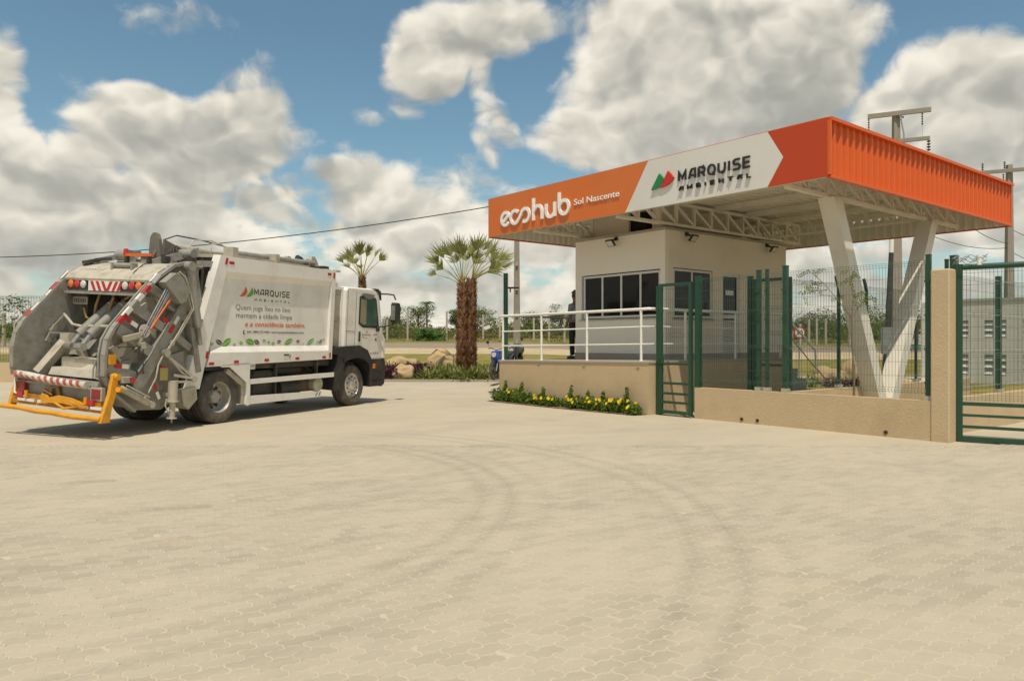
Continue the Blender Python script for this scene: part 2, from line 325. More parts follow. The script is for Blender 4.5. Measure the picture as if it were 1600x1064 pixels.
    def lathe(s,prof,c,axis='y',n=32,smooth=True):
        """prof list of (r, t) along axis from centre c"""
        vs=[];m=len(prof)
        for (r,t) in prof:
            for k in range(n):
                a=2*math.pi*k/n; p=(r*math.cos(a),t,r*math.sin(a)) if axis=='y' else (r*math.cos(a),r*math.sin(a),t)
                vs.append((c[0]+p[0],c[1]+p[1],c[2]+p[2]))
        s.add(vs,[(i*n+k,i*n+(k+1)%n,(i+1)*n+(k+1)%n,(i+1)*n+k) for i in range(m-1) for k in range(n)],smooth); return s
    def build(s,name,mats,parent=None,frame=WORLD,org=None,kind=None,label=None,cat=None,group=None,fixn=True):
        me=bpy.data.meshes.new(name)
        if parent is not None and org is None: org=parent_org[parent.name]; 
        o=Vector(org) if org is not None else Vector((0,0,0))
        vs=s.v
        if s.xf: vs=[s.xf(v) for v in vs]
        vs=[(v[0]-o[0],v[1]-o[1],v[2]-o[2]) for v in vs]
        me.from_pydata(vs,[],s.f)
        if not isinstance(mats,(list,tuple)): mats=[mats]
        for m in mats: me.materials.append(m)
        me.polygons.foreach_set('material_index',s.mi); me.polygons.foreach_set('use_smooth',s.sm)
        if fixn and len(s.f)<60000:
            bm=bmesh.new(); bm.from_mesh(me); bmesh.ops.recalc_face_normals(bm,faces=bm.faces); bm.to_mesh(me); bm.free()
        me.update()
        ob=bpy.data.objects.new(name,me); COL.objects.link(ob)
        if parent is not None: ob.parent=parent; parent_org[ob.name]=tuple(o)
        else:
            ob.location=frame.w(o); ob.rotation_euler=(0,0,frame.rz); parent_org[ob.name]=tuple(o)
        if kind: ob['kind']=kind
        if label: ob['label']=label
        if cat: ob['category']=cat
        if group: ob['group']=group
        return ob
parent_org={}
def thing(name,label,cat,org=(0,0,0),frame=WORLD,group=None):
    e=bpy.data.objects.new(name,None); COL.objects.link(e); e.empty_display_size=.2
    e.location=frame.w(org); e.rotation_euler=(0,0,frame.rz); e['label']=label; e['category']=cat
    if group: e['group']=group
    parent_org[e.name]=tuple(org); return e
def dup(o,parent=None,dloc=(0,0,0)):
    c=o.copy(); COL.objects.link(c)
    if parent is not None: c.parent=parent
    c.location=Vector(c.location)+Vector(dloc); return c
def dup_tree(root,loc,rz,label,group=None):
    r=root.copy(); COL.objects.link(r); r.location=loc; r.rotation_euler=(0,0,rz); r['label']=label
    if group: r['group']=group
    for ch in list(root.children):
        c=ch.copy(); COL.objects.link(c); c.parent=r
        for g in ch.children:
            d=g.copy(); COL.objects.link(d); d.parent=c
    return r
def fast(name,verts,faces,m,parent=None,loc=(0,0,0),kind=None,label=None,cat=None,smooth=False,group=None):
    """numpy mesh; faces all with the same number of corners"""
    me=bpy.data.meshes.new(name); verts=np.asarray(verts,dtype=np.float32); faces=np.asarray(faces,dtype=np.int32)
    k=faces.shape[1]; me.vertices.add(len(verts)); me.vertices.foreach_set('co',verts.ravel())
    me.loops.add(faces.size); me.loops.foreach_set('vertex_index',faces.ravel())
    me.polygons.add(len(faces)); me.polygons.foreach_set('loop_start',np.arange(0,faces.size,k,dtype=np.int32))
    me.polygons.foreach_set('loop_total',np.full(len(faces),k,dtype=np.int32))
    me.polygons.foreach_set('use_smooth',np.full(len(faces),bool(smooth)))
    me.update(); me.validate(); me.materials.append(m)
    ob=bpy.data.objects.new(name,me); COL.objects.link(ob)
    if parent is not None: ob.parent=parent
    ob.location=loc
    if kind: ob['kind']=kind
    if label: ob['label']=label
    if cat: ob['category']=cat
    if group: ob['group']=group
    return ob
FONT=None
def text_geo(txt,size=1.0,extrude=.02,bold=0,shear=0,spacing=1.0,res=3):
    cu=bpy.data.curves.new('txt','FONT'); cu.body=txt; cu.size=size; cu.extrude=extrude/2; cu.offset=bold; cu.shear=shear; cu.space_character=spacing; cu.resolution_u=res
    ob=bpy.data.objects.new('txt',cu); COL.objects.link(ob)
    dg=bpy.context.evaluated_depsgraph_get(); me=ob.evaluated_get(dg).to_mesh()
    vs=[v.co.copy() for v in me.vertices]; fs=[tuple(p.vertices) for p in me.polygons]
    ob.evaluated_get(dg).to_mesh_clear(); bpy.data.objects.remove(ob); bpy.data.curves.remove(cu)
    x0=min(v.x for v in vs); x1=max(v.x for v in vs); y1=max(v.y for v in vs); y0=min(v.y for v in vs)
    return vs,fs,(x0,x1,y0,y1)
def place_text(mb,txt,o,right,up,width,cap,extrude=.02,bold=0,shear=0,spacing=1.0,capref='H'):
    """fit text so its run is `width` and its capital height is `cap`; o = left end of baseline, centre of thickness"""
    vs,fs,(x0,x1,y0,y1)=text_geo(txt,1,extrude,bold,shear,spacing)
    _,_,(a,b,c0,c1)=text_geo(capref,1,extrude,bold)
    sx=width/(x1-x0); sy=cap/(c1); r=Vector(right); u=Vector(up); n=r.cross(u); o=Vector(o)
    mb.add([o+r*((v.x-x0)*sx)+u*(v.y*sy)+n*v.z for v in vs],fs)
def islands(vs,fs):
    par=list(range(len(vs)))
    def find(i):
        while par[i]!=i: par[i]=par[par[i]]; i=par[i]
        return i
    # weld coincident verts
    key={}
    for i,v in enumerate(vs):
        k=(round(v[0],4),round(v[1],4),round(v[2],4))
        if k in key: par[find(i)]=find(key[k])
        else: key[k]=i
    for f in fs:
        a=find(f[0])
        for j in f[1:]: par[find(j)]=a
    g={}
    for f in fs: g.setdefault(find(f[0]),[]).append(f)
    return list(g.values())
def split_letters(mb,mats,parent,name='letter'):
    for fsub in islands(mb.v,mb.f):
        used=sorted({i for f in fsub for i in f}); mp={u:i for i,u in enumerate(used)}
        b=MB(mb.xf); b.add([mb.v[u] for u in used],[tuple(mp[i] for i in f) for f in fsub]); b.build(name,mats,parent)
# ------------------------------------------------------------ terrain
def T0(x,y):
    r0=22+np.clip(np.asarray(x,float)-1,0,10)*1.0
    d=np.asarray(y,float)-r0
    d=np.minimum(d,58+0*d)
    return .034*np.where(d>2,d,np.where(d<-2,0,(d+2)**2/8))
def sheet(name,xs,ylo,yhi,ny,off,m,frame=WORLD,kind='structure'):
    vs=[];fs=[];nx=len(xs)
    for x in xs:
        a,b=ylo(x),yhi(x)
        for j in range(ny):
            t=j/(ny-1); y=a+(b-a)*t; vs.append((x,y,float(T0(x,y))+off))
    for i in range(nx-1):
        for j in range(ny-1): k=i*ny+j; fs.append((k,k+ny,k+ny+1,k+1))
    return fast(name,vs,fs,m,kind=kind,smooth=True)
def c_(v): return lambda x:v
X_=np.linspace(-70,90,81)
sheet('ground',np.concatenate([np.linspace(-2600,-150,12),np.linspace(-140,160,61),np.linspace(180,2600,12)]),c_(-60),c_(110),60,-.012,GFIELD)
sheet('field',np.concatenate([np.linspace(-2600,-150,12),np.linspace(-140,160,21),np.linspace(180,2600,12)]),c_(109),c_(3000),30,-.05,GFIELD)
edge=lambda x:27.0-.02*x
sheet('paved_yard',np.linspace(-60,40,101),c_(-30),lambda x:min(edge(x),26.9) ,46,0,PFAR)
sheet('lawn',X_,edge,c_(47),14,.0,GLAWN)
sheet('sand_verge',X_,c_(46.6),lambda x:56+.6*math.sin(x*.3),8,.008,GSAND)
sheet('road',X_,c_(55.5),c_(65.5),6,.014,GROAD)
kb=MB()
xs=np.linspace(-60,14,75)
for i in range(len(xs)-1):
    a,b=xs[i],xs[i+1]; za=float(T0(a,edge(a)))
    kb.box(a,edge(a)-.02,za-.1,b,edge(a)+.12,za+.07)
kb.build('kerb',COPE,kind='structure')
# pavers: wavy interlocking blocks laid along V, 300 nearest as objects, the rest one part
PL,PW=.205,.104
def paver_geo():
    g=.0035; pts=[]
    def wl(s): # long edge wave, period PL/2
        t=(s/(PL/2))%1.0; return .010*(1 if .12<t<.38 else (-1 if .62<t<.88 else 0))
    ls=[0,.06,.19,.31,.44,.56,.69,.81,.94,1.0]
    n=[0.0,.12,.38,.62,.88]
    ss=[]; 
    for k in range(2):
        for t in n: ss.append((k+t)*PL/2)
    ss.append(PL)
    def amp(t): t=t%1.0; return {0.0:0,.12:.008,.38:.008,.62:-.008,.88:-.008}[round(t,2)]
    amps=[amp((s/(PL/2))%1.0 if abs((s/(PL/2))%1.0-1)>.001 else 0.0) for s in ss]
    es=[(.22,.007),(.42,.007),(.60,-.007),(.80,-.007)]
    low=[(s,a) for s,a in zip(ss,amps)]; right=[(PL+a,PW*t) for t,a in es]
    up=[(s,PW+a) for s,a in zip(ss,amps)][::-1]; left=[(a,PW*t) for t,a in es][::-1]
    poly=low+right+up+left
    cx,cy=PL/2,PW/2; out=[]
    for x,y in poly:
        out.append((x+(g if x<cx*.35 else (-g if x>cx*1.65 else 0)),y+(g if y<cy*.6 else (-g if y>cy*1.4 else 0))))
    return out
PP=np.array(paver_geo()); n_=len(PP); PC=PP.mean(0)
def inset(P,d): v=P-PC; return P-v/np.linalg.norm(v,axis=1)[:,None]*d
top=np.c_[inset(PP,.003)-PC,np.full(n_,.0)]; mid=np.c_[PP-PC,np.full(n_,-.0018)]; bot=np.c_[PP-PC,np.full(n_,-.03)]
pv=np.concatenate([top,mid,bot]).astype(np.float32)
pfq=[(i,i+n_,(i+1)%n_+n_,(i+1)%n_) for i in range(n_)]+[(i+n_,i+2*n_,(i+1)%n_+2*n_,(i+1)%n_+n_) for i in range(n_)]
me0=bpy.data.meshes.new('paver'); me0.from_pydata(pv.tolist(),[],[tuple(range(n_))]+[tuple(f) for f in pfq]); me0.materials.append(PAVER)
bm=bmesh.new(); bm.from_mesh(me0); bmesh.ops.recalc_face_normals(bm,faces=bm.faces); bm.to_mesh(me0); bm.free()
yard=bpy.data.objects['paved_yard']
# bed the blocks are laid in
th=math.atan2(V.y,V.x); cs,sn=math.cos(th),math.sin(th)
cand=[]
for j in range(-40,170):            # rows step along -U .. 
    for i in range(-80,110):
        s=i*PL+(PL/2 if j%2 else 0); t=j*PW-2.0
        x=s*cs-t*sn; y=s*sn+t*cs
        if 2.9<y<11.6 and abs(x)<y*.70+.35: cand.append((x,y))
cand.sort(key=lambda p:p[0]**2+p[1]**2)
def inview(p): return p[1]>3.5 and abs(p[0])<p[1]*.68
vis=[p for p in cand if inview(p)][:300]; sv=set(vis); rest=[p for p in cand if p not in sv]
for (x,y) in vis:
    o=bpy.data.objects.new('paver',me0); COL.objects.link(o); o.parent=yard
    o.location=(x,y,.0156+random.uniform(-.0009,.0009)); o.rotation_euler=(random.gauss(0,.004),random.gauss(0,.004),th+random.gauss(0,.006))
N=len(rest); rx=np.array(rest); zz=.0156+rng.uniform(-.0009,.0009,N); ra=th+rng.normal(0,.006,N); tx=rng.normal(0,.004,N); ty=rng.normal(0,.004,N)
B=np.repeat(pv[None],N,0); B[:,:,2]+=B[:,:,0]*tx[:,None]+B[:,:,1]*ty[:,None]
c,s=np.cos(ra)[:,None],np.sin(ra)[:,None]
bx=B[:,:,0]*c-B[:,:,1]*s+rx[:,0,None]; by=B[:,:,0]*s+B[:,:,1]*c+rx[:,1,None]; bz=B[:,:,2]+zz[:,None]
AV=np.stack([bx,by,bz],-1).reshape(-1,3)
# top as quads + sides (the polygon is split into a fan of quads)
mid_i=list(range(n_)); topq=[]
a,b2=0,n_-1
L=[(k-2)%n_ for k in range(n_)]
while b2-a>=3: topq.append((L[a],L[a+1],L[b2-1],L[b2])); a+=1; b2-=1
loc=np.array([f for f in topq]+[f[::-1] for f in pfq[:n_]])
bm=bmesh.new(); bm.from_mesh(me0); bmesh.ops.triangulate(bm,faces=bm.faces); loc=np.array([[v.index for v in f.verts] for f in bm.faces if min(v.co.z for v in f.verts)>-.01]); bm.free()
AF=(loc[None]+(np.arange(N)*3*n_)[:,None,None]).reshape(-1,3)
ps=fast('paver_field',AV,AF,PAVER,parent=yard,kind='stuff')
bed=fast('paving_bed',[(-9,2.2,.0141),(9,2.2,.0141),(9,11.3,.0141),(-9,11.3,.0141)],[(0,1,2,3)],PSAND,kind='structure')
# ------------------------------------------------------------ frames
BF=Frame(A,math.atan2(U.y,U.x))      # building frame: x=a along the facade, y=b going back
def bw(a,b,z=0): return BF.w((a,b,z))
# ------------------------------------------------------------ terrace and gatehouse
TZ=lambda a:1.175+.0135*a            # top falls slightly to the left
def slopebox(mb,a0,a1,b0,b1,z0,off0,off1):
    mb.add([(a0,b0,z0 if z0 is not None else TZ(a0)+off0),(a1,b0,z0 if z0 is not None else TZ(a1)+off0),(a1,b1,z0 if z0 is not None else TZ(a1)+off0),(a0,b1,z0 if z0 is not None else TZ(a0)+off0),
            (a0,b0,TZ(a0)+off1),(a1,b0,TZ(a1)+off1),(a1,b1,TZ(a1)+off1),(a0,b1,TZ(a0)+off1)],[(0,3,2,1),(4,5,6,7),(0,1,5,4),(1,2,6,5),(2,3,7,6),(3,0,4,7)])
t=thing('raised_terrace','long beige rendered terrace platform under the white guardrail','terrace',(-2.6,0,0),BF)
m=MB(); slopebox(m,-5.28,0,0,5.6,-.1,0,-.04); slopebox(m,-5.28,-1.1,5.6,7.5,-.1,0,-.04); m.build('retaining_wall',TERR,t)
m=MB(); slopebox(m,-5.30,.02,-.02,5.62,None,-.039,0); slopebox(m,-5.30,-1.08,5.62,7.52,None,-.039,0); m.build('coping',COPE,t)
for aa in (-3.65,-2.0,-.3):
    m=MB(); m.cyl((aa,-.012,1.03),(aa,.01,1.03),.03,n=10); m.cyl((aa-.05,-.01,1.035),(aa+.05,-.01,1.03),.006,n=6); m.build('anchor_bolt',SKIRT,t)
m=MB(); m.prism([(5.63,.0),(6.95,.0),(6.95,.3),(6.5,.3),(6.5,.6),(6.06,.6),(6.06,.88),(5.63,.88)],-1.07,.0,'x'); m.build('rear_steps',CONC,t)
# gatehouse walls with real openings
def wallgrid(mb,axis,c0,c1,s0,s1,z0,z1,holes):
    """wall between planes c0,c1 on `axis` ('b' normal => runs along a), holes (s0,s1,z0,z1)"""
    S=sorted({s0,s1,*[h[0] for h in holes],*[h[1] for h in holes]}); Z=sorted({z0,z1,*[h[2] for h in holes],*[h[3] for h in holes]})
    for i in range(len(S)-1):
        j=0
        while j<len(Z)-1:
            if any(h[0]<=S[i]+1e-6 and h[1]>=S[i+1]-1e-6 and h[2]<=Z[j]+1e-6 and h[3]>=Z[j+1]-1e-6 for h in holes): j+=1; continue
            k=j
            while k+1<len(Z)-1 and not any(h[0]<=S[i]+1e-6 and h[1]>=S[i+1]-1e-6 and h[2]<=Z[k+1]+1e-6 and h[3]>=Z[k+2]-1e-6 for h in holes): k+=1
            if axis=='b': mb.box(S[i],c0,Z[j],S[i+1],c1,Z[k+1])
            else: mb.box(c0,S[i],Z[j],c1,S[i+1],Z[k+1])
            j=k+1
g=thing('gatehouse','cream guardhouse with dark corner windows beneath the orange canopy','building',(-2.7,4.6,1.1),BF)
H0,H1=1.10,4.37
m=MB(); wallgrid(m,'b',1.93,2.08,-4.30,-1.13,H0+.2,H1,[(-4.06,-1.28,2.21,3.41)])
m.build('front_wall',WALLG,g)
m=MB(); wallgrid(m,'a',-1.28,-1.13,2.08,7.36,H0+.2,H1,[(2.25,3.86,2.19,3.45),(4.26,5.06,1.16,3.42)]); m.build('side_wall',WALLH,g)
m=MB(); m.box(-4.30,2.08,H0+.2,-4.15,7.36,H1); m.box(-4.15,7.21,H0+.2,-1.28,7.36,H1); m.build('back_wall',WALLH,g)
m=MB(); m.box(-4.32,1.91,H0-.02,-1.11,1.93,H0+.2); m.box(-1.13,1.93,H0-.02,-1.11,4.26,H0+.2); m.box(-1.13,5.06,H0-.02,-1.11,7.38,H0+.2); m.box(-4.30,1.93,H0-.02,-1.13,7.36,H0+.2); m.build('skirting',SKIRT,g)
m=MB(); m.box(-4.33,1.90,H1,-1.10,7.39,H1+.05); m.build('roof_slab',CONC,g)
m=MB(); wallgrid(m,'b',2.5,2.62,-4.25,-1.7,H1+.05,5.18,[(-2.84,-2.03,H1+.12,5.05)]); m.box(-4.25,2.62,H1+.05,-4.13,6.0,5.18); m.box(-1.82,2.62,H1+.05,-1.7,6.0,5.18); m.box(-4.13,5.88,H1+.05,-1.82,6.0,5.18); m.build('tank_enclosure',WALLH,g)
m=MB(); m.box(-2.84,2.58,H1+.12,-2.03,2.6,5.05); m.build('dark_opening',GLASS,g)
# windows
def window(axis,c,s0,s1,z0,z1,mull,parent,name='window'):
    f=MB(); w=.055
    def bx(a0,a1,zz0,zz1,d0,d1):
        if axis=='b': f.box(a0,c+d0,zz0,a1,c+d1,zz1)
        else: f.box(c-d1,a0,zz0,c-d0,a1,zz1)
    bx(s0,s1,z0,z0+w,-.01,.06); bx(s0,s1,z1-w,z1,-.01,.06)
    for s in [s0]+list(mull)+[s1-w]: bx(s,s+w,z0+w,z1-w,-.005,.055)
    fr=f.build(name,FRAMEW,parent)
    ss=[s0]+list(mull)+[s1-w]
    for i in range(len(ss)-1):
        p=MB(); 
        if axis=='b': p.box(ss[i]+w,c+.02,z0+w,ss[i+1],c+.032,z1-w)
        else: p.box(c-.032,ss[i]+w,z0+w,c-.02,ss[i+1],z1-w)
        o=p.build('pane',GLASS,fr,org=parent_org[fr.name])
    return fr
window('b',1.96,-4.0,-1.30,2.23,3.38,(-3.32,-2.64,-1.98),g)
m=MB(); m.box(-4.12,1.89,2.175,-1.22,2.0,2.205); m.build('window_sill',COPE,g)
window('a',-1.16,2.27,3.84,2.21,3.43,(3.0,),g)
m=MB(); m.box(-1.22,2.2,2.155,-1.09,3.9,2.185); m.build('window_sill',COPE,g)
# side door with louvred lower half and glazed top
d=MB(); 
for (b0,b1,z0,z1) in ((4.26,4.34,1.16,3.42),(4.98,5.06,1.16,3.42),(4.34,4.98,3.34,3.42),(4.34,4.98,2.22,2.32)): d.box(-1.25,b0,z0,-1.15,b1,z1)
dd=d.build('side_door',FRAMEW,g)
m=MB(); m.box(-1.2,4.34,2.32,-1.19,4.98,3.34); m.build('pane',GLASS,dd,org=parent_org[dd.name])
for k in range(18):
    z=1.2+k*.056; m=MB(); m.add([(-1.215,4.345,z),(-1.17,4.345,z-.02),(-1.17,4.345,z+.012),(-1.215,4.345,z+.036),(-1.215,4.975,z),(-1.17,4.975,z-.02),(-1.17,4.975,z+.012),(-1.215,4.975,z+.036)],[(0,1,2,3),(4,7,6,5),(0,4,5,1),(1,5,6,2),(2,6,7,3),(3,7,4,0)]); m.build('slat',FRAMEW,dd,org=parent_org[dd.name])
m=MB(); m.box(-1.188,4.5,2.85,-1.184,4.85,2.98); m.build('door_notice',REFW,dd,org=parent_org[dd.name])
# dark strip standing in for the shadow line under the roof slab
m=MB(); m.box(-4.31,1.905,H1-.012,-1.105,1.928,H1); m.build('slab_shadow_line',SKIRT,g)
# floodlights
def flood(p,n,label):
    t=thing('floodlight',label,'floodlight',p,BF,group='floodlights along the top of the guardhouse wall'); p=Vector(p); n=Vector(n); side=Vector((0,0,1)).cross(n).normalized()
    m=MB(); m.bar(p+Vector((0,0,.1)),p+n*.16+Vector((0,0,.04)),.025,.05); m.cyl(p-side*.05+Vector((0,0,.1)),p+side*.05+Vector((0,0,.1)),.05,n=10); m.build('bracket',DARKG,t)
    c=p+n*.24-Vector((0,0,.03)); fw=(n*.75-Vector((0,0,.66))).normalized(); up=side.cross(fw).normalized()
    if up.z<0: up=-up
    b=MB(); b.bar(c-fw*.03,c+fw*.02,.24,.19,up); bo=b.build('housing',BLACKP,t)
    l=MB(); l.bar(c+fw*.021,c+fw*.026,.20,.15,up); l.build('lens',LAMPW,t)
flood((-2.75,1.93,4.2),(0,-1,0),'small black floodlight on the front wall above the four-pane window')
flood((-1.13,2.75,4.22),(1,0,0),'small black floodlight on the side wall near the house corner')
flood((-1.13,6.35,4.22),(1,0,0),'small black floodlight at the far end of the side wall')
# ------------------------------------------------------------ canopy
CA0,CA1,CB0,CB1,CZ0,CZ1=-6.0,4.02,.20,9.24,4.55,5.60
cn=thing('gate_canopy','large orange and white canopy with sign lettering over the guardhouse','canopy',(-1,4.7,4.55),BF)
def slab(pts,m_,name,d=.03): 
    b=MB(); b.prism(pts,CB0-.03,CB0,'y'); return b.build(name,m_,cn)
slab([(CA0,CZ0),(-.84,CZ0),(-.16,CZ1),(CA0,CZ1)],SIGNO,'orange_sign_panel')
slab([(-.838,CZ0),(2.80,CZ0),(3.13,5.06),(2.80,CZ1),(-.158,CZ1)],SIGNW,'white_sign_panel')
slab([(2.803,CZ0),(CA1,CZ0),(CA1,CZ1),(2.803,CZ1),(3.133,5.06)],SIGNR,'red_sign_panel')
# thin flashing round the panel
def corr(mb,axis,c,s0,s1,z0,z1,out,pitch=.235,dep=.045):
    n=int(round((s1-s0)/pitch)); p=(s1-s0)/n; pts=[]
    for i in range(n):
        s=s0+i*p; pts+=[(s,0),(s+p*.60,0),(s+p*.70,dep),(s+p*.90,dep)]
    pts.append((s1,0))
    def P(q,z): 
        return (c+out*q[1],q[0],z) if axis=='a' else (q[0],c+out*q[1],z)
    vs=[P(q,z0) for q in pts]+[P(q,z1) for q in pts]; k=len(pts)
    mb.add(vs,[(i,i+1,k+i+1,k+i) for i in range(k-1)])
m=MB(); corr(m,'a',CA1-.06,CB0+.03,CB1,CZ0+.02,CZ1-.02,1); m.build('corrugated_side',CORR,cn)
m=MB(); m.box(CA1-.05,CB0,CZ1-.05,CA1+.05,CB1+.03,CZ1+.012); m.build('top_flashing',CORR,cn)
m=MB(); m.box(CA1-.05,CB0,CZ0-.02,CA1+.03,CB1+.03,CZ0+.03); m.build('bottom_flashing',CORR,cn)
m=MB(); m.box(CA1-.02,CB0-.035,CZ0+.03,CA1+.035,CB0+.02,CZ1-.05); m.build('corner_trim',CORR,cn)
m=MB(); m.box(CA0,CB0-.03,CZ1,CA1-.05,CB0+.08,CZ1+.012); m.build('front_flashing',SIGNO,cn)
# inner faces: corrugated sheet seen from below on left and back
m=MB(); corr(m,'b',CB1-.03,CA0+.08,CA1-.07,CZ0,CZ1-.05,-1); m.build('corrugated_back',SHEET,cn)
m=MB(); corr(m,'a',CA0+.03,CB0+.06,CB1-.06,CZ0,CZ1-.05,1); m.build('corrugated_left',SHEET,cn)
m=MB(); m.box(CA0-.03,CB0,CZ0-.03,CA0+.0,CB1+.03,CZ1); m.box(CA0-.03,CB1+.0,CZ0-.03,CA1,CB1+.03,CZ1); m.build('outer_skin',CORR,cn)
# front inner frame
m=MB(); m.box(CA0,CB0+.001,CZ0,CA1-.06,CB0+.05,CZ0+.05); m.box(CA0,CB0+.001,CZ0+.5,CA1-.06,CB0+.05,CZ0+.55); m.build('sign_frame',STEEL,cn)
# roof sheet, ribs run along b
RZ=5.26
m=MB(); n=int((CA1-CA0-.1)/.25); pts=[]
for i in range(n):
    a=CA0+.05+i*.25; pts+=[(a,0),(a+.15,0),(a+.17,-.08),(a+.23,-.08)]
pts.append((CA0+.05+n*.25,0)); k=len(pts)
m.add([(p[0],CB0+.06,RZ+p[1]) for p in pts]+[(p[0],CB1-.06,RZ+.02+p[1]) for p in pts],[(i,i+1,k+i+1,k+i) for i in range(k-1)]); m.build('roof_sheet',SHEET,cn)
for b in np.linspace(CB0+.9,CB1-.8,6):
    m=MB(); m.box(CA0+.08,b,RZ-.22,CA1-.09,b+.05,RZ-.085); m.box(CA0+.08,b+.05,RZ-.22,CA1-.09,b+.11,RZ-.205); m.build('purlin',STEEL,cn)
def truss(a,b0,b1,z0=4.5,h=.60,nb=11):
    t=MB(); t.box(a-.06,b0,z0,a+.06,b1,z0+.07); t.box(a-.06,b0,z0+h-.07,a+.06,b1,z0+h)
    L=(b1-b0)/nb
    for i in range(nb+1):
        b=min(max(b0+i*L,b0+.03),b1-.03); t.box(a-.04,b-.03,z0+.07,a+.04,b+.03,z0+h-.07)
        if i<nb: t.bar((a,b+.03,z0+h-.09),(a,b0+(i+1)*L-.03,z0+.09),.07,.05,(1,0,0))
    return t.build('truss',STEEL,cn)
truss(3.1,CB0+.15,8.25); truss(-1.25,CB0+.15,8.25); truss(-4.2,CB0+.15,8.25)
for b in (2.0,6.55):  # cross trusses
    t=MB(); t.box(-4.1,b-.04,4.53,3.0,b+.04,4.58); 
    for i in range(14):
        a=-4.1+i*.507; t.bar((a,b,5.02),(a+.25,b,4.6),.05,.03,(0,1,0))
    t.box(-4.1,b-.04,5.0,3.0,b+.04,5.06); 
    if b>3: t.build('cross_truss',STEEL,cn)
# letters on the sign
def arc_(cx,cz,rx,rz,a0,a1,n=6): return [(cx+rx*math.cos(R(a0+(a1-a0)*i/n)),cz+rz*math.sin(R(a0+(a1-a0)*i/n))) for i in range(n+1)]
GL={'M':(1.05,[[(.08,0),(.08,1),(.525,.28),(.97,1),(.97,0)]]),
 'A':(.95,[[(.06,0),(.30,.80)]+arc_(.50,.80,.16,.20,170,90,3)+[(.87,1),(.87,0)],[(.22,.30),(.87,.30)]]),
 'R':(.90,[[(.08,0),(.08,1)],[(.08,1),(.62,1)]+arc_(.62,.72,.22,.28,90,-90,6)+[(.08,.44)],[(.50,.44),(.84,0)]]),
 'Q':(1.0,[arc_(.50,.5,.42,.5,100,-260,20),[(.58,.16),(.90,-.10)]]),
 'U':(.92,[[(.08,1),(.08,.35)]+arc_(.42,.33,.34,.33,180,270,5)+[(.5,0)]+arc_(.50,.33,.34,.33,270,360,5)+[(.84,1)]]),
 'I':(.28,[[(.14,0),(.14,1)]]),
 'S':(.88,[[(.82,1),(.35,1)]+arc_(.34,.75,.26,.25,90,270,6)+arc_(.56,.25,.26,.25,90,-90,6)+[(.06,0)]]),
 'E':(.85,[[(.80,1),(.08,1),(.08,0),(.80,0)],[(.08,.5),(.74,.5)]]),
 'B':(.85,[[(.08,0),(.08,1),(.55,1)]+arc_(.55,.76,.2,.24,90,-90,5)+[(.08,.52)],[(.45,.52),(.6,.52)]+arc_(.6,.26,.2,.26,90,-90,5)+[(.08,0)]]),
 'N':(.92,[[(.08,0),(.08,1),(.84,0),(.84,1)]]),'T':(.85,[[(0,1),(.85,1)],[(.425,1),(.425,0)]]),'L':(.75,[[(.08,1),(.08,0),(.72,0)]])}
def stroke(mb,path,w,y0,y1):
    P=[Vector((p[0],0,p[1])) for p in path]; N=len(P); L=[];Q=[]
    for i in range(N):
        d1=(P[i]-P[i-1]).normalized() if i>0 else None; d2=(P[i+1]-P[i]).normalized() if i<N-1 else None
        d1=d1 or d2; d2=d2 or d1; n1=Vector((-d1.z,0,d1.x)); n2=Vector((-d2.z,0,d2.x)); m_=(n1+n2); m_=m_.normalized() if m_.length>1e-3 else n1
        k=1/max(.45,m_.dot(n1)); L.append(P[i]+m_*w/2*k); Q.append(P[i]-m_*w/2*k)
    vs=[(q.x,y0,q.z) for q in L+Q]+[(q.x,y1,q.z) for q in L+Q]; k=2*N; fs=[]
    for i in range(N-1): fs+=[(i,i+1,N+i+1,N+i),(k+i,k+N+i,k+N+i+1,k+i+1),(i,k+i,k+i+1,i+1),(N+i,N+i+1,k+N+i+1,k+N+i)]
    fs+=[(0,N,k+N,k),(N-1,k+N-1,k+2*N-1,2*N-1)]; mb.add(vs,fs)
def sign_word(txt,x,z,width,cap,w,y0,y1,m_,parent,gap,xf=None,join=None):
    tw=sum(GL[c][0] for c in txt); sx=(width-gap*(len(txt)-1))/tw; cx=x
    J=MB(xf) if join else None
    for c in txt:
        gw,paths=GL[c]; b=J or MB(xf)
        for i,p in enumerate(paths): stroke(b,[(cx+q[0]*sx,z+w/2+q[1]*(cap-w)) for q in p],w,y0-.0007*i,y1)
        if not J: b.build('letter',m_,parent)
        cx+=gw*sx+gap
    if J: J.build(join,m_,parent)
yf=CB0-.03
Rt=(1,0,0); Up=(0,0,1)
off=.05
sign_word('MARQUISE',.69,4.985,1.75,.235,.043,yf-.032,yf-.012,LETK,cn,.055)
sign_word('AMBIENTAL',.71,4.79,1.74,.095,.020,yf-.045,yf-.001,LETK,cn,.105)
m=MB(); place_text(m,'Sol Nascente',(-2.50,yf-.02,4.945),Rt,Up,1.50,.145,.012,bold=.004); split_letters(m,LETW,cn)
# leaf pair logo
def leafpoly(pts_,x,z,sx,sz): return [(x+p[0]*sx,z+p[1]*sz) for p in pts_]
LP=[(0,0),(.30,.50),(.60,1.0),(.74,.84),(.88,.66),(1.0,.50),(.94,.38),(.80,.24),(.60,.12),(.35,.04)]
for (x,mm,dz) in ((-.04,LETG,0),(.20,LETR,.015)):
    b=MB(); b.prism(leafpoly(LP,x,4.925+dz,.38,.33),yf-.045,yf-.001,'y'); b.build('leaf_emblem',mm,cn)
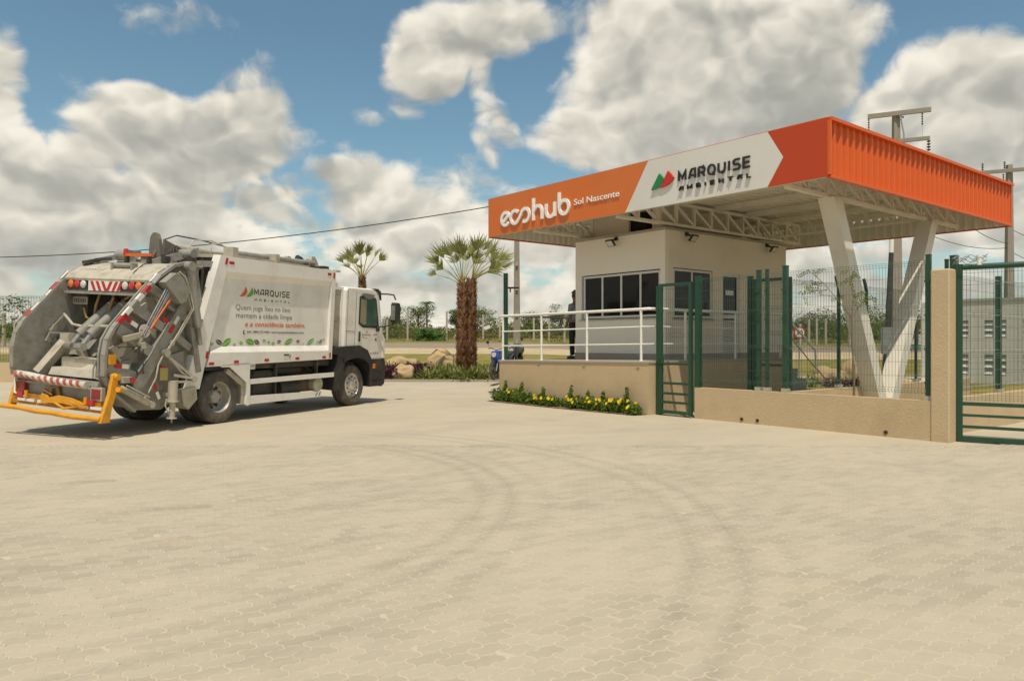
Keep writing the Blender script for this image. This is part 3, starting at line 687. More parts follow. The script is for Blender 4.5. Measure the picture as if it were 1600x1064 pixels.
# ecohub in rounded strokes
def arc(cx,cz,rx,rz,a0,a1,n=18): return [(cx+rx*math.cos(R(a0+(a1-a0)*i/n)),cz+rz*math.sin(R(a0+(a1-a0)*i/n))) for i in range(n+1)]
def ribbon(mb,path,w,y0,y1):
    P=[Vector((p[0],0,p[1])) for p in path]; N=len(P); L=[];Rr=[]
    for i in range(N):
        t=(P[min(i+1,N-1)]-P[max(i-1,0)]).normalized(); nrm=Vector((-t.z,0,t.x)); L.append(P[i]+nrm*w/2); Rr.append(P[i]-nrm*w/2)
    vs=[];
    for q in L+Rr: vs.append((q.x,y0,q.z))
    for q in L+Rr: vs.append((q.x,y1,q.z))
    k=2*N; fs=[]
    for i in range(N-1):
        fs+= [(i,i+1,N+i+1,N+i),(k+i,k+N+i,k+N+i+1,k+i+1),(i,k+i,k+i+1,i+1),(N+i,N+i+1,k+N+i+1,k+N+i)]
    fs+=[(0,N,k+N,k),(N-1,k+N-1,k+2*N-1,2*N-1)]
    mb.add(vs,fs)
w=.085; y0_,y1_=yf-.045,yf-.001; zb=4.78; r=.17
def L_(name,paths):
    b=MB()
    for i,p in enumerate(paths): ribbon(b,p,w,y0_-.002*i,y1_)
    b.build(name,LETW,cn)
def sk(p,dz=0): return p
zc=zb+r
L_('letter',[arc(-5.19,zc,r,r,8,320,26),[(-5.31,zc-.10),(-5.05,zc+.10)]])
L_('letter',[arc(-4.79,zc,r,r,40,330,24)+[(-4.60,zc-.05),(-4.55,zc+.02)]+arc(-4.36,zc,r,r,170,-120,26)])
L_('letter',[[(-4.02,zb-.02),(-4.02,zb+.56)],[(-4.02,zb+.2)]+arc(-3.84,zb+.17,.16,.17,150,0,12)+[(-3.68,zb-.02)]])
L_('letter',[[(-3.52,zb+.34),(-3.52,zb+.15)]+arc(-3.36,zb+.16,.16,.165,180,330,14),[(-3.20,zb+.35),(-3.20,zb-.01)]])
L_('letter',[[(-3.03,zb+.56),(-3.03,zb+.16)],arc(-2.85,zb+.17,.17,.17,180,-180,26)])
# V column
vc=thing('v_column','white V-shaped steel column carrying the right end of the canopy','column',(3.1,4.2,0),BF)
for bt in (1.95,6.57):
    s_=1 if bt>4 else -1
    b=MB(); z0,z1=-.05,4.5; bb=4.18+s_*.10; hw=.17
    dv=Vector((0,bt-bb,z1-z0)); 
    b.prism([(bb-hw,z0),(bb+hw,z0),(bt+hw,z1),(bt-hw,z1)],3.1-.17,3.1+.17,'x'); b.build('leg',VLEG,vc)
m=MB(); m.box(2.8,3.8,-.05,3.4,4.6,.06); m.build('base_plate',CONC,vc)
# ------------------------------------------------------------ guardrail on the terrace
rl=thing('guardrail','white tubular guardrail along the front edge of the terrace','railing',(-2.6,.08,1.14),BF)
posts=[-5.22,-3.63,-1.98,-.28]
m=MB(); m.tube([(-5.28,.08,2.30),(-3.6,.08,2.305),(-.3,.08,2.32),(-.08,.08,2.325),(-.06,.14,2.325)],.034,10); m.build('top_rail',RAIL,rl)
for z0,z1 in ((1.875,1.935),(1.485,1.55)):
    m=MB(); m.tube([(-5.28,.08,z0),(-.08,.08,z1)],.017,8); m.build('mid_rail',RAIL,rl)
for a in posts:
    m=MB(); m.tube([(a,.08,TZ(a)),(a,.08,2.28+.012*(a+5)/1.2)],.03,10); m.cyl((a,.08,TZ(a)-.001),(a,.08,TZ(a)+.012),.06,n=12); m.build('post',RAIL,rl)
rl=thing('guardrail','white tubular guardrail along the shaded right side of the terrace','railing',(-.08,3,1.16),BF)
m=MB(); m.tube([(-.06,.14,2.325),(-.06,5.4,2.325)],.034,10); m.build('top_rail',RAIL,rl)
for z0 in (1.935,1.55):
    m=MB(); m.tube([(-.08,.1,z0),(-.06,5.4,z0)],.017,8); m.build('mid_rail',RAIL,rl)
for b in (1.35,3.3,5.3):
    m=MB(); m.tube([(-.06,b,1.17),(-.06,b,2.3)],.03,10); m.build('post',RAIL,rl)
rl=thing('guardrail','grey-white guardrail on the left rear edge of the terrace behind the front rail','railing',(-5.2,4,1.1),BF)
m=MB(); m.tube([(-5.2,.14,2.30),(-5.2,7.3,2.30)],.03,10); m.build('top_rail',SKYG,rl)
for b in (2.6,4.9,7.2):
    m=MB(); m.tube([(-5.2,b,1.11),(-5.2,b,2.3)],.024,10); m.build('post',SKYG,rl)
for z0 in (1.9,1.5):
    m=MB(); m.tube([(-5.2,.1,z0),(-5.2,7.3,z0)],.013,8); m.build('mid_rail',SKYG,rl)
# ------------------------------------------------------------ perimeter wall, pillar, fences
pw=thing('perimeter_wall','low beige rendered wall in front of the green mesh fence','wall',(3.4,.3,0),BF)
m=MB(); m.box(1.06,.22,-.1,5.71,.42,.645); m.build('wall_body',TERR,pw)
for a in (2.2,2.55,5.0):
    m=MB(); m.lathe([(.035,-.012),(.035,.004),(.026,.004),(.026,-.012)],(a,.222,.075),n=14); m.cyl((a,.216,.075),(a,.219,.075),.026,n=12); m.build('drain_pipe',DARKG,pw)
pl=MB(); pl.bbox(5.712,.20,-.1,6.0,.47,2.76,.02); pl.build('gate_pillar',TERR,None,BF,(5.85,.33,0),label='tall square beige pillar at the right end of the low wall',cat='pillar')
m=MB(); m.box(2.76,.425,-.1,2.94,9.6,.62); m.build('inner_wall',TERR,None,BF,(2.85,5,0),label='low beige inner wall running back under the canopy past the white V column',cat='wall')
def mesh_panel(mb,p0,p1,z0,z1,dv=.052,nh=4,r=.0030):
    """welded wire panel with V folds, p0,p1 are (x,y)"""
    p0=Vector((*p0,0));p1=Vector((*p1,0));d=(p1-p0);L=d.length;d/=L; n=Vector((d.y,-d.x,0))
    hz=z1-z0-.04; folds=[z0+.06+hz*k/(nh-1)*.985 for k in range(nh)]
    path=[(z0,0)]
    for f in folds: path+=[(f-.035,0),(f,.035),(f+.035,0)]
    path.append((z1+.02,0)); path=[q for i,q in enumerate(path) if i==0 or q[0]>path[i-1][0]]
    k=int(L/dv)
    sec=[n*r,(d*.866-n*.5)*r,(-d*.866-n*.5)*r]
    for i in range(k+1):
        b=p0+d*(i*L/k); vs=[];
        for (z,o) in path:
            for s in sec: vs.append(b+n*o+s+Vector((0,0,z)))
        fs=[(j*3+q,j*3+(q+1)%3,j*3+3+(q+1)%3,j*3+3+q) for j in range(len(path)-1) for q in range(3)]
        mb.add(vs,fs)
    zs=[]; 
    for f in folds: zs+= [(f-.035,0),(f,.035),(f+.035,0)]
    for a,b in zip(folds[:-1],folds[1:]):
        q=int((b-a)/.2); zs+=[(a+(b-a)*j/q,0) for j in range(1,q)]
    for z,o in zs:
        a=p0+n*(o+.004)+Vector((0,0,z)); b=a+d*L
        u_=[Vector((0,0,r)),(n*.866)*r-Vector((0,0,r*.5)),(-n*.866)*r-Vector((0,0,r*.5))]
        mb.add([a+s for s in u_]+[b+s for s in u_],[(0,1,4,3),(1,2,5,4),(2,0,3,5)])
def fpost(mb,x,y,z0,z1,w=.05,cap=True):
    mb.box(x-w/2,y-w/2,z0,x+w/2,y+w/2,z1)
    if cap: mb.box(x-w/2-.004,y-w/2-.004,z1,x+w/2+.004,y+w/2+.004,z1+.02)
f1=thing('mesh_fence','tall green wire mesh fence standing on the low front wall','fence',(3.4,.3,.645),BF)
pa_=[(1.12,.10,2.9),(2.52,.075,2.98),(2.70,.055,2.98),(3.09,.085,3.02),(5.64,.07,3.0)]
for a,w_,zt in pa_[1:]:
    m=MB(); fpost(m,a,.32,.72,zt,w_); m.build('post',GREEN,f1)
    m=MB(); m.box(a-.06,.26,.646,a+.06,.38,.72); m.build('concrete_foot',COPE,f1)
    for z in (.95,1.5,2.05,2.6):
        m=MB(); m.box(a-w_/2-.012,.32-w_/2-.018,z-.03,a+w_/2+.012,.32-w_/2,z+.0); m.build('clamp',GREEN,f1)
for a0,a1 in ((1.14,2.50),(3.12,5.60)):
    m=MB(); mesh_panel(m,(a0,.29),(a1,.29),.74,2.90); m.build('wire_mesh',WIRE,f1)
m=MB(); mesh_panel(m,(2.54,.29),(3.06,.29),.74,2.90); m.build('wire_mesh',WIRE,f1)
f2=thing('mesh_fence','green wire mesh fence on the inner wall running back under the canopy','fence',(2.85,5,.62),BF)
bs=[.55,2.77,4.0,6.5,9.0]
for b in bs[1:]:
    m=MB(); m.box(2.825,b-.03,.70,2.875,b+.03,2.75); m.bar((2.85,b,2.74),(2.80,b-.02,3.0),.05,.06,(0,1,0)); m.build('post',GREEN,f2)
    m=MB(); m.box(2.79,b-.06,.62,2.91,b+.06,.70); m.build('concrete_foot',COPE,f2)
for b0,b1 in zip(bs[:-1],bs[1:]):
    m=MB(); mesh_panel(m,(2.85,b0+.03),(2.85,b1-.03),.72,2.8,.055); m.build('wire_mesh',WIRE,f2)
# walk-through gate beside the terrace
def gate(label,a0,a1,b,z0,z1,fw,bars,zm,posts2=None,name='pedestrian_gate'):
    g=thing(name,label,'gate',((a0+a1)/2,b,0),BF)
    for a,w_ in ((a0+fw/2,fw),(a1-fw/2,fw)):
        m=MB(); m.box(a-w_/2,b-.03,z0,a+w_/2,b+.03,z1); m.build('stile',GREEN,g)
    m=MB(); m.box(a0+fw,b-.028,z1-.06,a1-fw,b+.028,z1); m.build('top_rail',GREEN,g)
    for z,h in bars:
        m=MB(); m.box(a0+fw,b-.025,z,a1-fw,b+.025,z+h); m.build('bar',GREEN,g)
    m=MB(); mesh_panel(m,(a0+fw,b),(a1-fw,b),zm,z1-.08); m.build('wire_mesh',WIRE,g)
    return g
gt=gate('narrow green walk-through gate between the terrace wall and the low wall',.13,1.0,.22,.03,2.86,.075,[(.05,.07),(.27,.05),(.46,.05),(.68,.05),(1.10,.04)],1.15)
m=MB(); m.box(.14,.17,1.13,.27,.19,1.28); m.box(.15,.16,1.19,.2,.17,1.23); m.build('lock_box',GREEN,gt)
for (a,w_,zt,lab) in ((.075,.09,2.80,'slim green post at the right end of the terrace wall carrying the gate'),(1.10,.11,2.96,'thick green gate post at the left end of the low wall')):
    m=MB(); fpost(m,a,.26 if a<1 else .30,0.0 if a<1 else .646,zt,w_); m.build('gate_post',GREEN,None,BF,(a,.26,0),label=lab,cat='post')
gate('second green gate further back beside the inner wall under the canopy',1.86,2.72,1.15,.05,2.9,.06,[(.07,.06),(.34,.06),(1.1,.05)],1.2)
m=MB(); fpost(m,1.78,1.15,0,2.95,.09); m.build('gate_post',GREEN,None,BF,(1.78,1.15,0),label='dark green post hinging the second gate further back',cat='post')
# sliding gate at right edge
G0=Vector((7.13,12.10,0)); SG=Frame(G0,math.atan2(-.585,.811))
sg=thing('sliding_gate','wide green sliding gate with mesh above bars at the right edge','gate',(2,0,0),SG)
m=MB(); m.box(.02,-.03,.02,.10,.03,2.84); m.build('stile',GREEN,sg)
m=MB(); m.box(3.98,-.03,.02,4.06,.03,2.84); m.build('stile',GREEN,sg)
for z,h,d in ((.02,.075,.04),(.225,.045,.025),(.41,.04,.025),(.585,.055,.035)):
    m=MB(); m.box(.10,-d,z,3.98,d,z+h); m.build('bar',GREEN,sg)
m=MB(); m.cyl((.10,0,2.79),(4.0,0,2.79),.045,n=12); m.build('top_rail',GREEN,sg)
m=MB(); mesh_panel(m,(.10,0),(3.98,0),.66,2.74); m.build('wire_mesh',WIRE,sg)
for (a,b,w_,lab) in ((5.80,.62,.05,'short thin green post behind the beige pillar'),(5.92,.60,.10,'thick green guide post standing just behind the beige pillar')):
    m=MB(); fpost(m,a,b,0,2.98 if w_>.06 else 2.93,w_); m.build('guide_post',GREEN,None,BF,(a,b,0),label=lab,cat='post')
# coil of wire and camera on top of pillar
m=MB(); 
for k in range(4):
    pts=[bw(5.95+.5*t,.45+.05*math.sin(t*9+k),2.93+.04*math.sin(t*14+k*1.7)-.02*k) for t in np.linspace(0,1,14)]
    m.tube(pts,.006,5)
m.build('cable_loop',SKYG,None,WORLD,tuple(bw(6.2,.45,2.9)),label='loose grey cables looped between pillar top and sliding gate',cat='cable')
m=MB(); p=bw(6.35,.42,2.88); m.cyl(p-Vector((0,0,.08)),p+Vector((0,0,.04)),.035,n=12); m.cyl(p+Vector((0,0,.04)),p+Vector((0,0,.07)),.045,n=12); m.build('sensor',RAIL,None,WORLD,tuple(p),label='small white sensor at the top corner of the sliding gate',cat='sensor')
# side wall running back behind the pillar, with its own fence
RW=Frame(Vector((7.75,13.05,0)),math.atan2(.62,.785))
rw=thing('boundary_wall','low sunlit beige wall seen through the sliding gate','wall',(5,0,0),RW)
m=MB(); m.box(-.25,0,-.1,14,.18,.63); m.build('wall_body',TERR,rw)
f3=thing('mesh_fence','green mesh fence on the sunlit wall behind the sliding gate','fence',(5,.09,.63),RW)
for x in (2.05,4.7,7.3):
    m=MB(); m.box(x-.045,.045,.70,x+.045,.135,2.85); m.build('post',GREEN,f3)
    m=MB(); m.box(x-.08,.02,.63,x+.08,.16,.70); m.build('concrete_foot',COPE,f3)
for x0,x1 in ((-.2,2.0),(2.1,4.65),(4.75,7.25)):
    m=MB(); mesh_panel(m,(x0,.09),(x1,.09),.72,2.75); m.build('wire_mesh',WIRE,f3)
# left boundary far behind truck
lw=thing('boundary_wall','low beige wall far behind the rear of the truck','wall',(-18,27,0))
m=MB(); m.box(-30,26.75,-.1,-12.2,26.95,.85); m.build('wall_body',TERR,lw)
f4=thing('mesh_fence','green mesh fence with fine wires far behind the rear of the truck','fence',(-18,26.85,.85))
for x in (-21.6,-16.0,-12.4):
    m=MB(); m.box(x-.03,26.82,.85,x+.03,26.88,3.25); m.build('post',GREEN,f4)
for x0,x1 in ((-21.55,-16.05),(-15.95,-12.45)):
    m=MB(); mesh_panel(m,(x0,26.85),(x1,26.85),.88,3.2,.10,4,.006); m.build('wire_mesh',WIRE,f4)
# tall green post left of guardhouse with bracket
p=Vector((-.18,21.6,0)); m=MB(); 
gp=thing('gate_post','tall dark green post with side bracket left of the guardhouse','post',tuple(p))
m=MB(); m.box(p.x-.065,p.y-.065,0,p.x+.065,p.y+.065,3.56); m.build('shaft',GREEN,gp)
m=MB(); m.box(p.x+.065,p.y-.03,3.12,p.x+.38,p.y+.03,3.17); m.cyl((p.x+.13,p.y,3.02),(p.x+.13,p.y,3.12),.02,n=8); m.build('bracket',DARKG,gp)
# ------------------------------------------------------------ person
def skin_body(name,verts,edges,radii,m_,parent,root=0,lvl=2):
    me=bpy.data.meshes.new(name); me.from_pydata(verts,edges,[]); ob=bpy.data.objects.new(name,me); COL.objects.link(ob)
    sk_=ob.modifiers.new('s','SKIN'); 
    for i,rr in enumerate(radii): me.skin_vertices[0].data[i].radius=(rr if isinstance(rr,tuple) else (rr,rr))
    me.skin_vertices[0].data[root].use_root=True; sk_.use_smooth_shade=True
    sb=ob.modifiers.new('b','SUBSURF'); sb.levels=lvl; sb.render_levels=lvl
    dg=bpy.context.evaluated_depsgraph_get(); nm=bpy.data.meshes.new_from_object(ob.evaluated_get(dg)); bpy.data.objects.remove(ob)
    o=bpy.data.objects.new(name,nm); COL.objects.link(o); nm.materials.clear(); nm.materials.append(m_)
    for p_ in nm.polygons: p_.use_smooth=True
    if parent: o.parent=parent
    return o
PP0=bw(-4.53,2.14,1.11)
pe=thing('person','guard in grey shirt and dark trousers standing half hidden by the guardhouse corner','person',tuple(PP0))
pe.rotation_euler=(0,0,R(90)+math.atan2(-U.y,-U.x)-R(90))   # local +x faces -U (left)
Kh=1.06
def sc3(L): return [tuple(np.array(q)*Kh) for q in L]
vb=[(0,0,.98),(0,0,1.12),(.0,0,1.28),(.0,0,1.42),(.01,0,1.50),(.02,0,1.56),(.03,0,1.63),(.045,0,1.70),(.03,0,1.76),
    (0,.17,1.42),(.0,.21,1.16),(.13,.19,.95),(.18,.17,.90),(0,-.17,1.42),(-.02,-.21,1.16),(.10,-.20,.95),(.15,-.18,.90),
    (0,.10,.90),(.02,.11,.50),(-.01,.11,.10),(0,-.10,.90),(.0,-.11,.50),(-.03,-.11,.10)]
eb=[(0,1),(1,2),(2,3),(3,4),(4,5),(5,6),(6,7),(7,8),(3,9),(9,10),(10,11),(11,12),(3,13),(13,14),(14,15),(15,16),(0,17),(17,18),(18,19),(0,20),(20,21),(21,22)]
rb=[(.13,.16),(.12,.15),(.125,.165),(.12,.17),(.07,.08),(.052,.052),(.075,.065),(.095,.078),(.075,.06),.058,.045,.036,.032,.058,.045,.036,.032,.09,.062,.042,.09,.062,.042]
body=skin_body('body',sc3(vb),eb,rb,SKIN,pe)
vt=[(0,0,1.0),(0,0,1.12),(0,0,1.28),(0,0,1.42),(.005,0,1.49),(0,.175,1.42),(.0,.215,1.18),(.05,.21,1.10),(0,-.175,1.42),(-.02,-.215,1.18),(.03,-.21,1.10)]
skin_body('shirt',sc3(vt),[(0,1),(1,2),(2,3),(3,4),(3,5),(5,6),(6,7),(3,8),(8,9),(9,10)],[(.15,.185),(.14,.17),(.145,.185),(.135,.185),(.075,.085),.072,.062,.06,.072,.062,.06],SHIRT,pe)
vt=[(0,0,1.02),(0,0,.95),(0,.10,.88),(.02,.11,.50),(-.01,.11,.09),(0,-.10,.88),(.0,-.11,.50),(-.03,-.11,.09)]
skin_body('trousers',sc3(vt),[(0,1),(1,2),(2,3),(3,4),(1,5),(5,6),(6,7)],[(.145,.175),(.145,.175),.105,.082,.07,.105,.082,.07],TROUS,pe)
for y in (.11,-.11):
    skin_body('shoe',sc3([(-.05,y,.05),(.06,y,.05),(.19,y+.01,.04)]),[(0,1),(1,2)],[.05,.052,.04],BLACKP,pe,0,2)
for y,s_ in ((.17,1),(-.18,-1)):
    hx,hz=(.18,.90) if s_>0 else (.15,.90)
    for k,(dy,L) in enumerate(((.024,.065),(.008,.075),(-.008,.07),(-.024,.055))):
        skin_body('finger',sc3([(hx,y+dy,hz-.01),(hx+.03,y+dy,hz-.03),(hx+.035,y+dy,hz-.03-L*.6)]),[(0,1),(1,2)],[.012,.009,.007],SKIN,pe,0,1)
    skin_body('thumb',sc3([(hx-.005,y+s_*-.02,hz),(hx+.01,y-s_*.045,hz-.02),(hx+.02,y-s_*.045,hz-.045)]),[(0,1),(1,2)],[.013,.011,.008],SKIN,pe,0,1)
skin_body('hair',sc3([(-.02,0,1.74),(.01,0,1.79),(-.03,0,1.70)]),[(0,1),(0,2)],[(.085,.08),(.06,.07),(.06,.07)],DARKG,pe,0,2)
skin_body('ear',sc3([(.02,.088,1.70),(.02,.09,1.66)]),[(0,1)],[.014,.01],SKIN,pe,0,1); skin_body('ear',sc3([(.02,-.088,1.70),(.02,-.09,1.66)]),[(0,1)],[.014,.01],SKIN,pe,0,1)
skin_body('nose',sc3([(.115,0,1.71),(.137,0,1.68),(.115,0,1.67)]),[(0,1),(1,2)],[.012,.014,.01],SKIN,pe,0,1)
# ------------------------------------------------------------ garbage truck
hd=Vector((.387,.922,0)).normalized(); nr=Vector((hd.y,-hd.x,0)); TO=Vector((-5.73,14.75,0))-nr*1.2
TF=Frame(TO,math.atan2(hd.y,hd.x)); RL=R(3.2); PZ=.6
def rollx(p):
    y,z=p[1],p[2]-PZ; c,s=math.cos(RL),math.sin(RL); return (p[0],c*y-s*z,s*y+c*z+PZ)
tk=thing('garbage_truck','white rear-loading garbage truck with grey tailgate and yellow guard bar','truck',(0,0,0),TF)
def tb(): return MB(rollx)
def TP(mb,name,m_,par=None): return mb.build(name,m_,par or tk)
S=-1.25
# body box with recessed side panel
b=tb(); ins=.075
outer=[(-.90,.88),(-.50,.88),(-.24,1.20),(3.50,1.26),(3.50,3.36),(.07,3.34),(-.17,3.36)]
b.prism([(-.30,1.42),(3.42,1.42),(3.42,3.30),(.05,3.30)],-1.25+ins,1.25-ins,'y'); TP(b,'body_panel',WHITE)
def rim(side):
    y0,y1=(S,S+ins-.001) if side<0 else (1.25-ins+.001,1.25); out=S if side<0 else 1.25; inn=y1 if side<0 else y0
    # rear slanted post
    b=tb(); b.prism([(-.94,.80),(-.57,.78),(.07,3.34),(-.17,3.35)],min(y0,y1)-.0,max(y0,y1)+.12*(1 if side<0 else 0),'y'); TP(b,'rear_post',WHITE)
    b=tb(); b.prism([(3.36,1.26),(3.50,1.26),(3.52,3.38),(3.38,3.38)],y0,y1,'y'); TP(b,'front_post',WHITE)
    # top beam, chamfered underside
    b=tb(); x0,x1=.0,3.37
    b.add([(x0,out,3.04),(x1,out,3.10),(x1,out,3.36),(x0+.07,out,3.34),(x0-.02,inn,2.90),(x1,inn,2.97),(x1,inn,3.36),(x0+.07,inn,3.34)],[(0,1,2,3),(7,6,5,4),(0,4,5,1),(3,2,6,7),(0,3,7,4),(1,5,6,2)]); TP(b,'top_beam',WHITE)
    b=tb(); x0=-.36
    b.add([(-.42,out,1.19),(x1,out,1.26),(x1,out,1.46),(x0+.03,out,1.46),(-.42,inn,1.19),(x1,inn,1.26),(x1,inn,1.58),(x0+.08,inn,1.58)],[(0,1,2,3),(7,6,5,4),(0,4,5,1),(3,2,6,7),(0,3,7,4),(1,5,6,2)]); TP(b,'bottom_beam',WHITE)
rim(-1); rim(1)
b=tb(); b.box(.05,-1.17,3.30,3.45,1.17,3.345); b.prism([(-.16,3.30),(.05,3.30),(.07,3.36),(-.16,3.36)],-1.12,1.12,'y'); TP(b,'body_roof',TGREYL)
b=tb(); b.box(3.30,-1.17,3.345,3.80,1.1,3.385); TP(b,'roof_lip',TGREYL)
# wheel arch plate and skirts
b=tb(); b.prism([(-.02,1.22),(.34,1.235),(.78,.88),(.80,.38),(.72,.36),(.68,.84),(.20,1.17),(-.02,1.17)],S,S+.045,'y'); TP(b,'arch_panel',WHITE)
b=tb(); b.prism([(.34,1.235),(.76,1.24),(.76,.90)],S,S+.03,'y'); TP(b,'arch_gusset',WHITE)
b=tb(); b.prism([(.20,1.14),(.70,.82),(.72,.40),(.60,.40),(.58,.78),(.14,1.06)],S+.05,-.72,'y'); TP(b,'mudguard',TGREYL)
b=tb(); b.prism([(.76,.80),(3.62,.83),(3.62,.935),(.76,.90)],S,S+.04,'y'); TP(b,'side_rail',WHITE)
b=tb(); b.prism([(.69,.385),(3.17,.385),(3.17,.515),(.69,.56)],S+.01,S+.05,'y'); TP(b,'side_skirt',WHITE)
for (xa,xb) in ((2.96,3.02),(3.07,3.13)):
    b=tb(); b.bar((xa,S+.008,.42),(xb,S+.008,.50),.02,.006,(0,1,0)); TP(b,'bracket_slot',DARKG)
for x in (1.6,3.0):
    b=tb(); b.box(x,S+.05,.52,x+.05,S+.12,1.28); TP(b,'skirt_stay',DARKG)
# left side simple skirts
b=tb(); b.prism([(.76,.80),(3.62,.83),(3.62,.935),(.76,.90)],1.21,1.25,'y'); TP(b,'side_rail',WHITE)
# reflectors
def refl(x,z,w=.13,h=.055,ang=0,y=S-.003,m_=RED,name='reflector'):
    b=tb(); c,s=math.cos(ang),math.sin(ang)
    q=[(x+c*u_-s*v_,z+s*u_+c*v_) for u_,v_ in ((-w/2,-h/2),(w/2,-h/2),(w/2,h/2),(-w/2,h/2))]
    b.prism(q,y-.004,y,'y'); TP(b,name,m_)
for x,z,a in ((.12,3.22,0),(-.02,3.24,1.3),(3.26,3.26,0),(3.44,3.24,1.55),(-.42,1.42,1.35),(-.30,1.25,0),(.36,1.27,0),(1.24,1.285,0),(2.23,1.30,0),(3.20,1.31,0),(3.42,1.35,1.55)): refl(x,z,ang=a)
refl(.86,1.16,.17,.12,0,S+.04,REFW,'label_plate')
b=tb(); place_text(b,'===',(.80,S+.034,1.13),Rt,Up,.12,.08,.002); TP(b,'label_print',PRK)
refl(1.86,1.385,.16,.035,0,S-.002,PRB,'sticker'); b=tb(); b.tube([(1.96,S-.004,1.39),(1.995,S-.004,1.36),(1.96,S-.004,1.32)],.01,4); TP(b,'sticker',PRK)
refl(1.84,1.325,.13,.03,0,S-.002,REFW,'sticker')
# print on the side panel
yp=-1.25+ins-.003
def pr(txt,x,z,wd,cap,m_,bold=0,shear=0,sp=1,cr='H'):
    b=tb(); place_text(b,txt,(x,yp,z),Rt,Up,wd,cap,.002,bold,shear,sp,cr); TP(b,'lettering',m_)
sign_word('MARQUISE',.86,2.625,1.11,.135,.023,yp-.002,yp,PRK,tk,.034,rollx,'lettering')
sign_word('AMBIENTAL',.88,2.51,1.10,.046,.011,yp-.002,yp,PRGL,tk,.075,rollx,'lettering')
pr('Quem joga lixo no lixo',.355,2.315,1.65,.105,PRGL,-.002)
pr('mantem a cidade limpa',.375,2.155,1.71,.105,PRGL,-.002)
pr('e a consciência também.',.64,1.985,1.90,.10,PRO,.010,.18)
pr('SAC 0800.275.4400 / www.marquiseambiental.com.br',.70,1.852,1.82,.042,PRK,.004,.15)
b=tb(); b.tube([(.625,yp,1.90),(.602,yp,1.885),(.598,yp,1.86),(.61,yp,1.835),(.64,yp,1.825)],.011,5); TP(b,'telephone_print',PRK)
LPT=[(0,0),(.2,.13),(.42,.35),(.62,.62),(.78,1.0),(.95,.75),(1.0,.52),(.93,.3),(.75,.12),(.45,.02)]
for x,mm in ((.44,PRO),(.62,PRG)):
    b=tb(); b.prism(leafpoly(LPT,x,2.58,.22,.205),yp-.003,yp,'y'); TP(b,'leaf_emblem',mm)
def leafp(x,z,L,W,ang,m_):
    pts=[(-1,0),(-.6,.62),(-.1,.95),(.4,.85),(.8,.5),(1,0),(.6,-.45),(.1,-.8),(-.4,-.75),(-.8,-.35)]; c,s=math.cos(ang),math.sin(ang)
    b=tb(); b.prism([(x+c*p*L/2-s*q*W/2,z+s*p*L/2+c*q*W/2) for p,q in pts],yp-.002,yp,'y'); o=TP(b,'leaf_print',m_)
    v=tb(); v.bar((x-c*L*.42,yp-.004,z-s*L*.42),(x+c*L*.42,yp-.004,z+s*L*.42),.008,.002,(0,1,0)); v.build('vein',WHITE,o,org=(0,0,0))
for (x,z,L,W,a,mm) in ((-.23,1.62,.10,.06,.3,PRG),(-.05,1.65,.20,.11,-.5,PRB),(.15,1.65,.27,.15,.55,PRG),(.36,1.61,.09,.05,0,PRG),(.55,1.64,.11,.07,-.2,PRG),(.80,1.66,.27,.15,-.3,PRG),(1.0,1.655,.19,.11,-.5,PRB),
    (1.22,1.69,.12,.06,0,PRG),(1.36,1.655,.11,.06,-.2,PRG),(1.50,1.63,.12,.07,.1,PRG),(1.69,1.665,.14,.08,.1,PRB),(2.0,1.665,.29,.13,.35,PRG),(2.32,1.675,.12,.08,0,PRB),(2.50,1.63,.05,.03,0,PRG),(2.76,1.665,.30,.11,.45,PRG),(3.02,1.66,.12,.05,.7,PRG),(3.14,1.67,.16,.08,.6,PRB),(3.26,1.72,.10,.05,.5,PRG)): leafp(x,z,L,W,a,mm)
# roof machinery
b=tb(); b.cyl((.4,.25,3.50),(3.1,.25,3.55),.055,n=14); b.cyl((-.35,.25,3.50),(.9,.25,3.505),.09,n=14); TP(b,'roof_ram',TGREYL)
b=tb(); b.cyl((.75,-.75,3.47),(3.1,-.75,3.50),.06,n=12); b.cyl((3.05,-.75,3.50),(3.25,-.75,3.50),.09,n=12); TP(b,'roof_ram',TGREY)
b=tb(); b.box(.5,-.95,3.35,3.15,-.60,3.42); b.box(1.7,-1.0,3.35,1.8,-.55,3.56); b.box(.35,-1.05,3.35,.5,-.8,3.56); TP(b,'ram_cradle',TGREYL)
b=tb(); b.prism([(3.05,3.38),(3.4,3.38),(3.38,3.52),(3.25,3.66),(3.15,3.66)],-.1,.0,'y'); b.prism([(3.05,3.38),(3.4,3.38),(3.38,3.52),(3.25,3.66),(3.15,3.66)],-.82,-.72,'y'); TP(b,'ram_mount',TGREYL)
b=tb(); b.box(3.42,-.55,3.38,3.62,-.2,3.56); b.box(3.5,-.9,3.38,3.7,-.7,3.47); b.box(2.9,-1.0,3.34,3.3,-.5,3.42); TP(b,'valve_block',DARKG)
b=tb(); b.tube([(-.3,.1,3.62),(.0,.1,3.74),(.6,.05,3.72),(1.2,.0,3.66),(2.0,0,3.52),(2.8,0,3.50),(3.25,0,3.60),(3.3,0,3.5)],.014,6); TP(b,'roof_hose',HOSEB)
b=tb(); b.tube([(-.1,-.3,3.40),(.05,-.3,3.66),(.5,-.32,3.70),(.95,-.34,3.6),(1.05,-.4,3.4)],.013,6); b.tube([(.3,-.5,3.4),(.35,-.5,3.62),(.6,-.5,3.64),(.9,-.5,3.45)],.012,6); TP(b,'roof_hose',TGREYL)
b=tb(); b.tube([(4.55,.55,3.0),(4.55,.55,3.5),(4.52,.55,3.62),(4.43,.55,3.70),(4.30,.55,3.73)],.075,14); TP(b,'exhaust_pipe',DARKG)
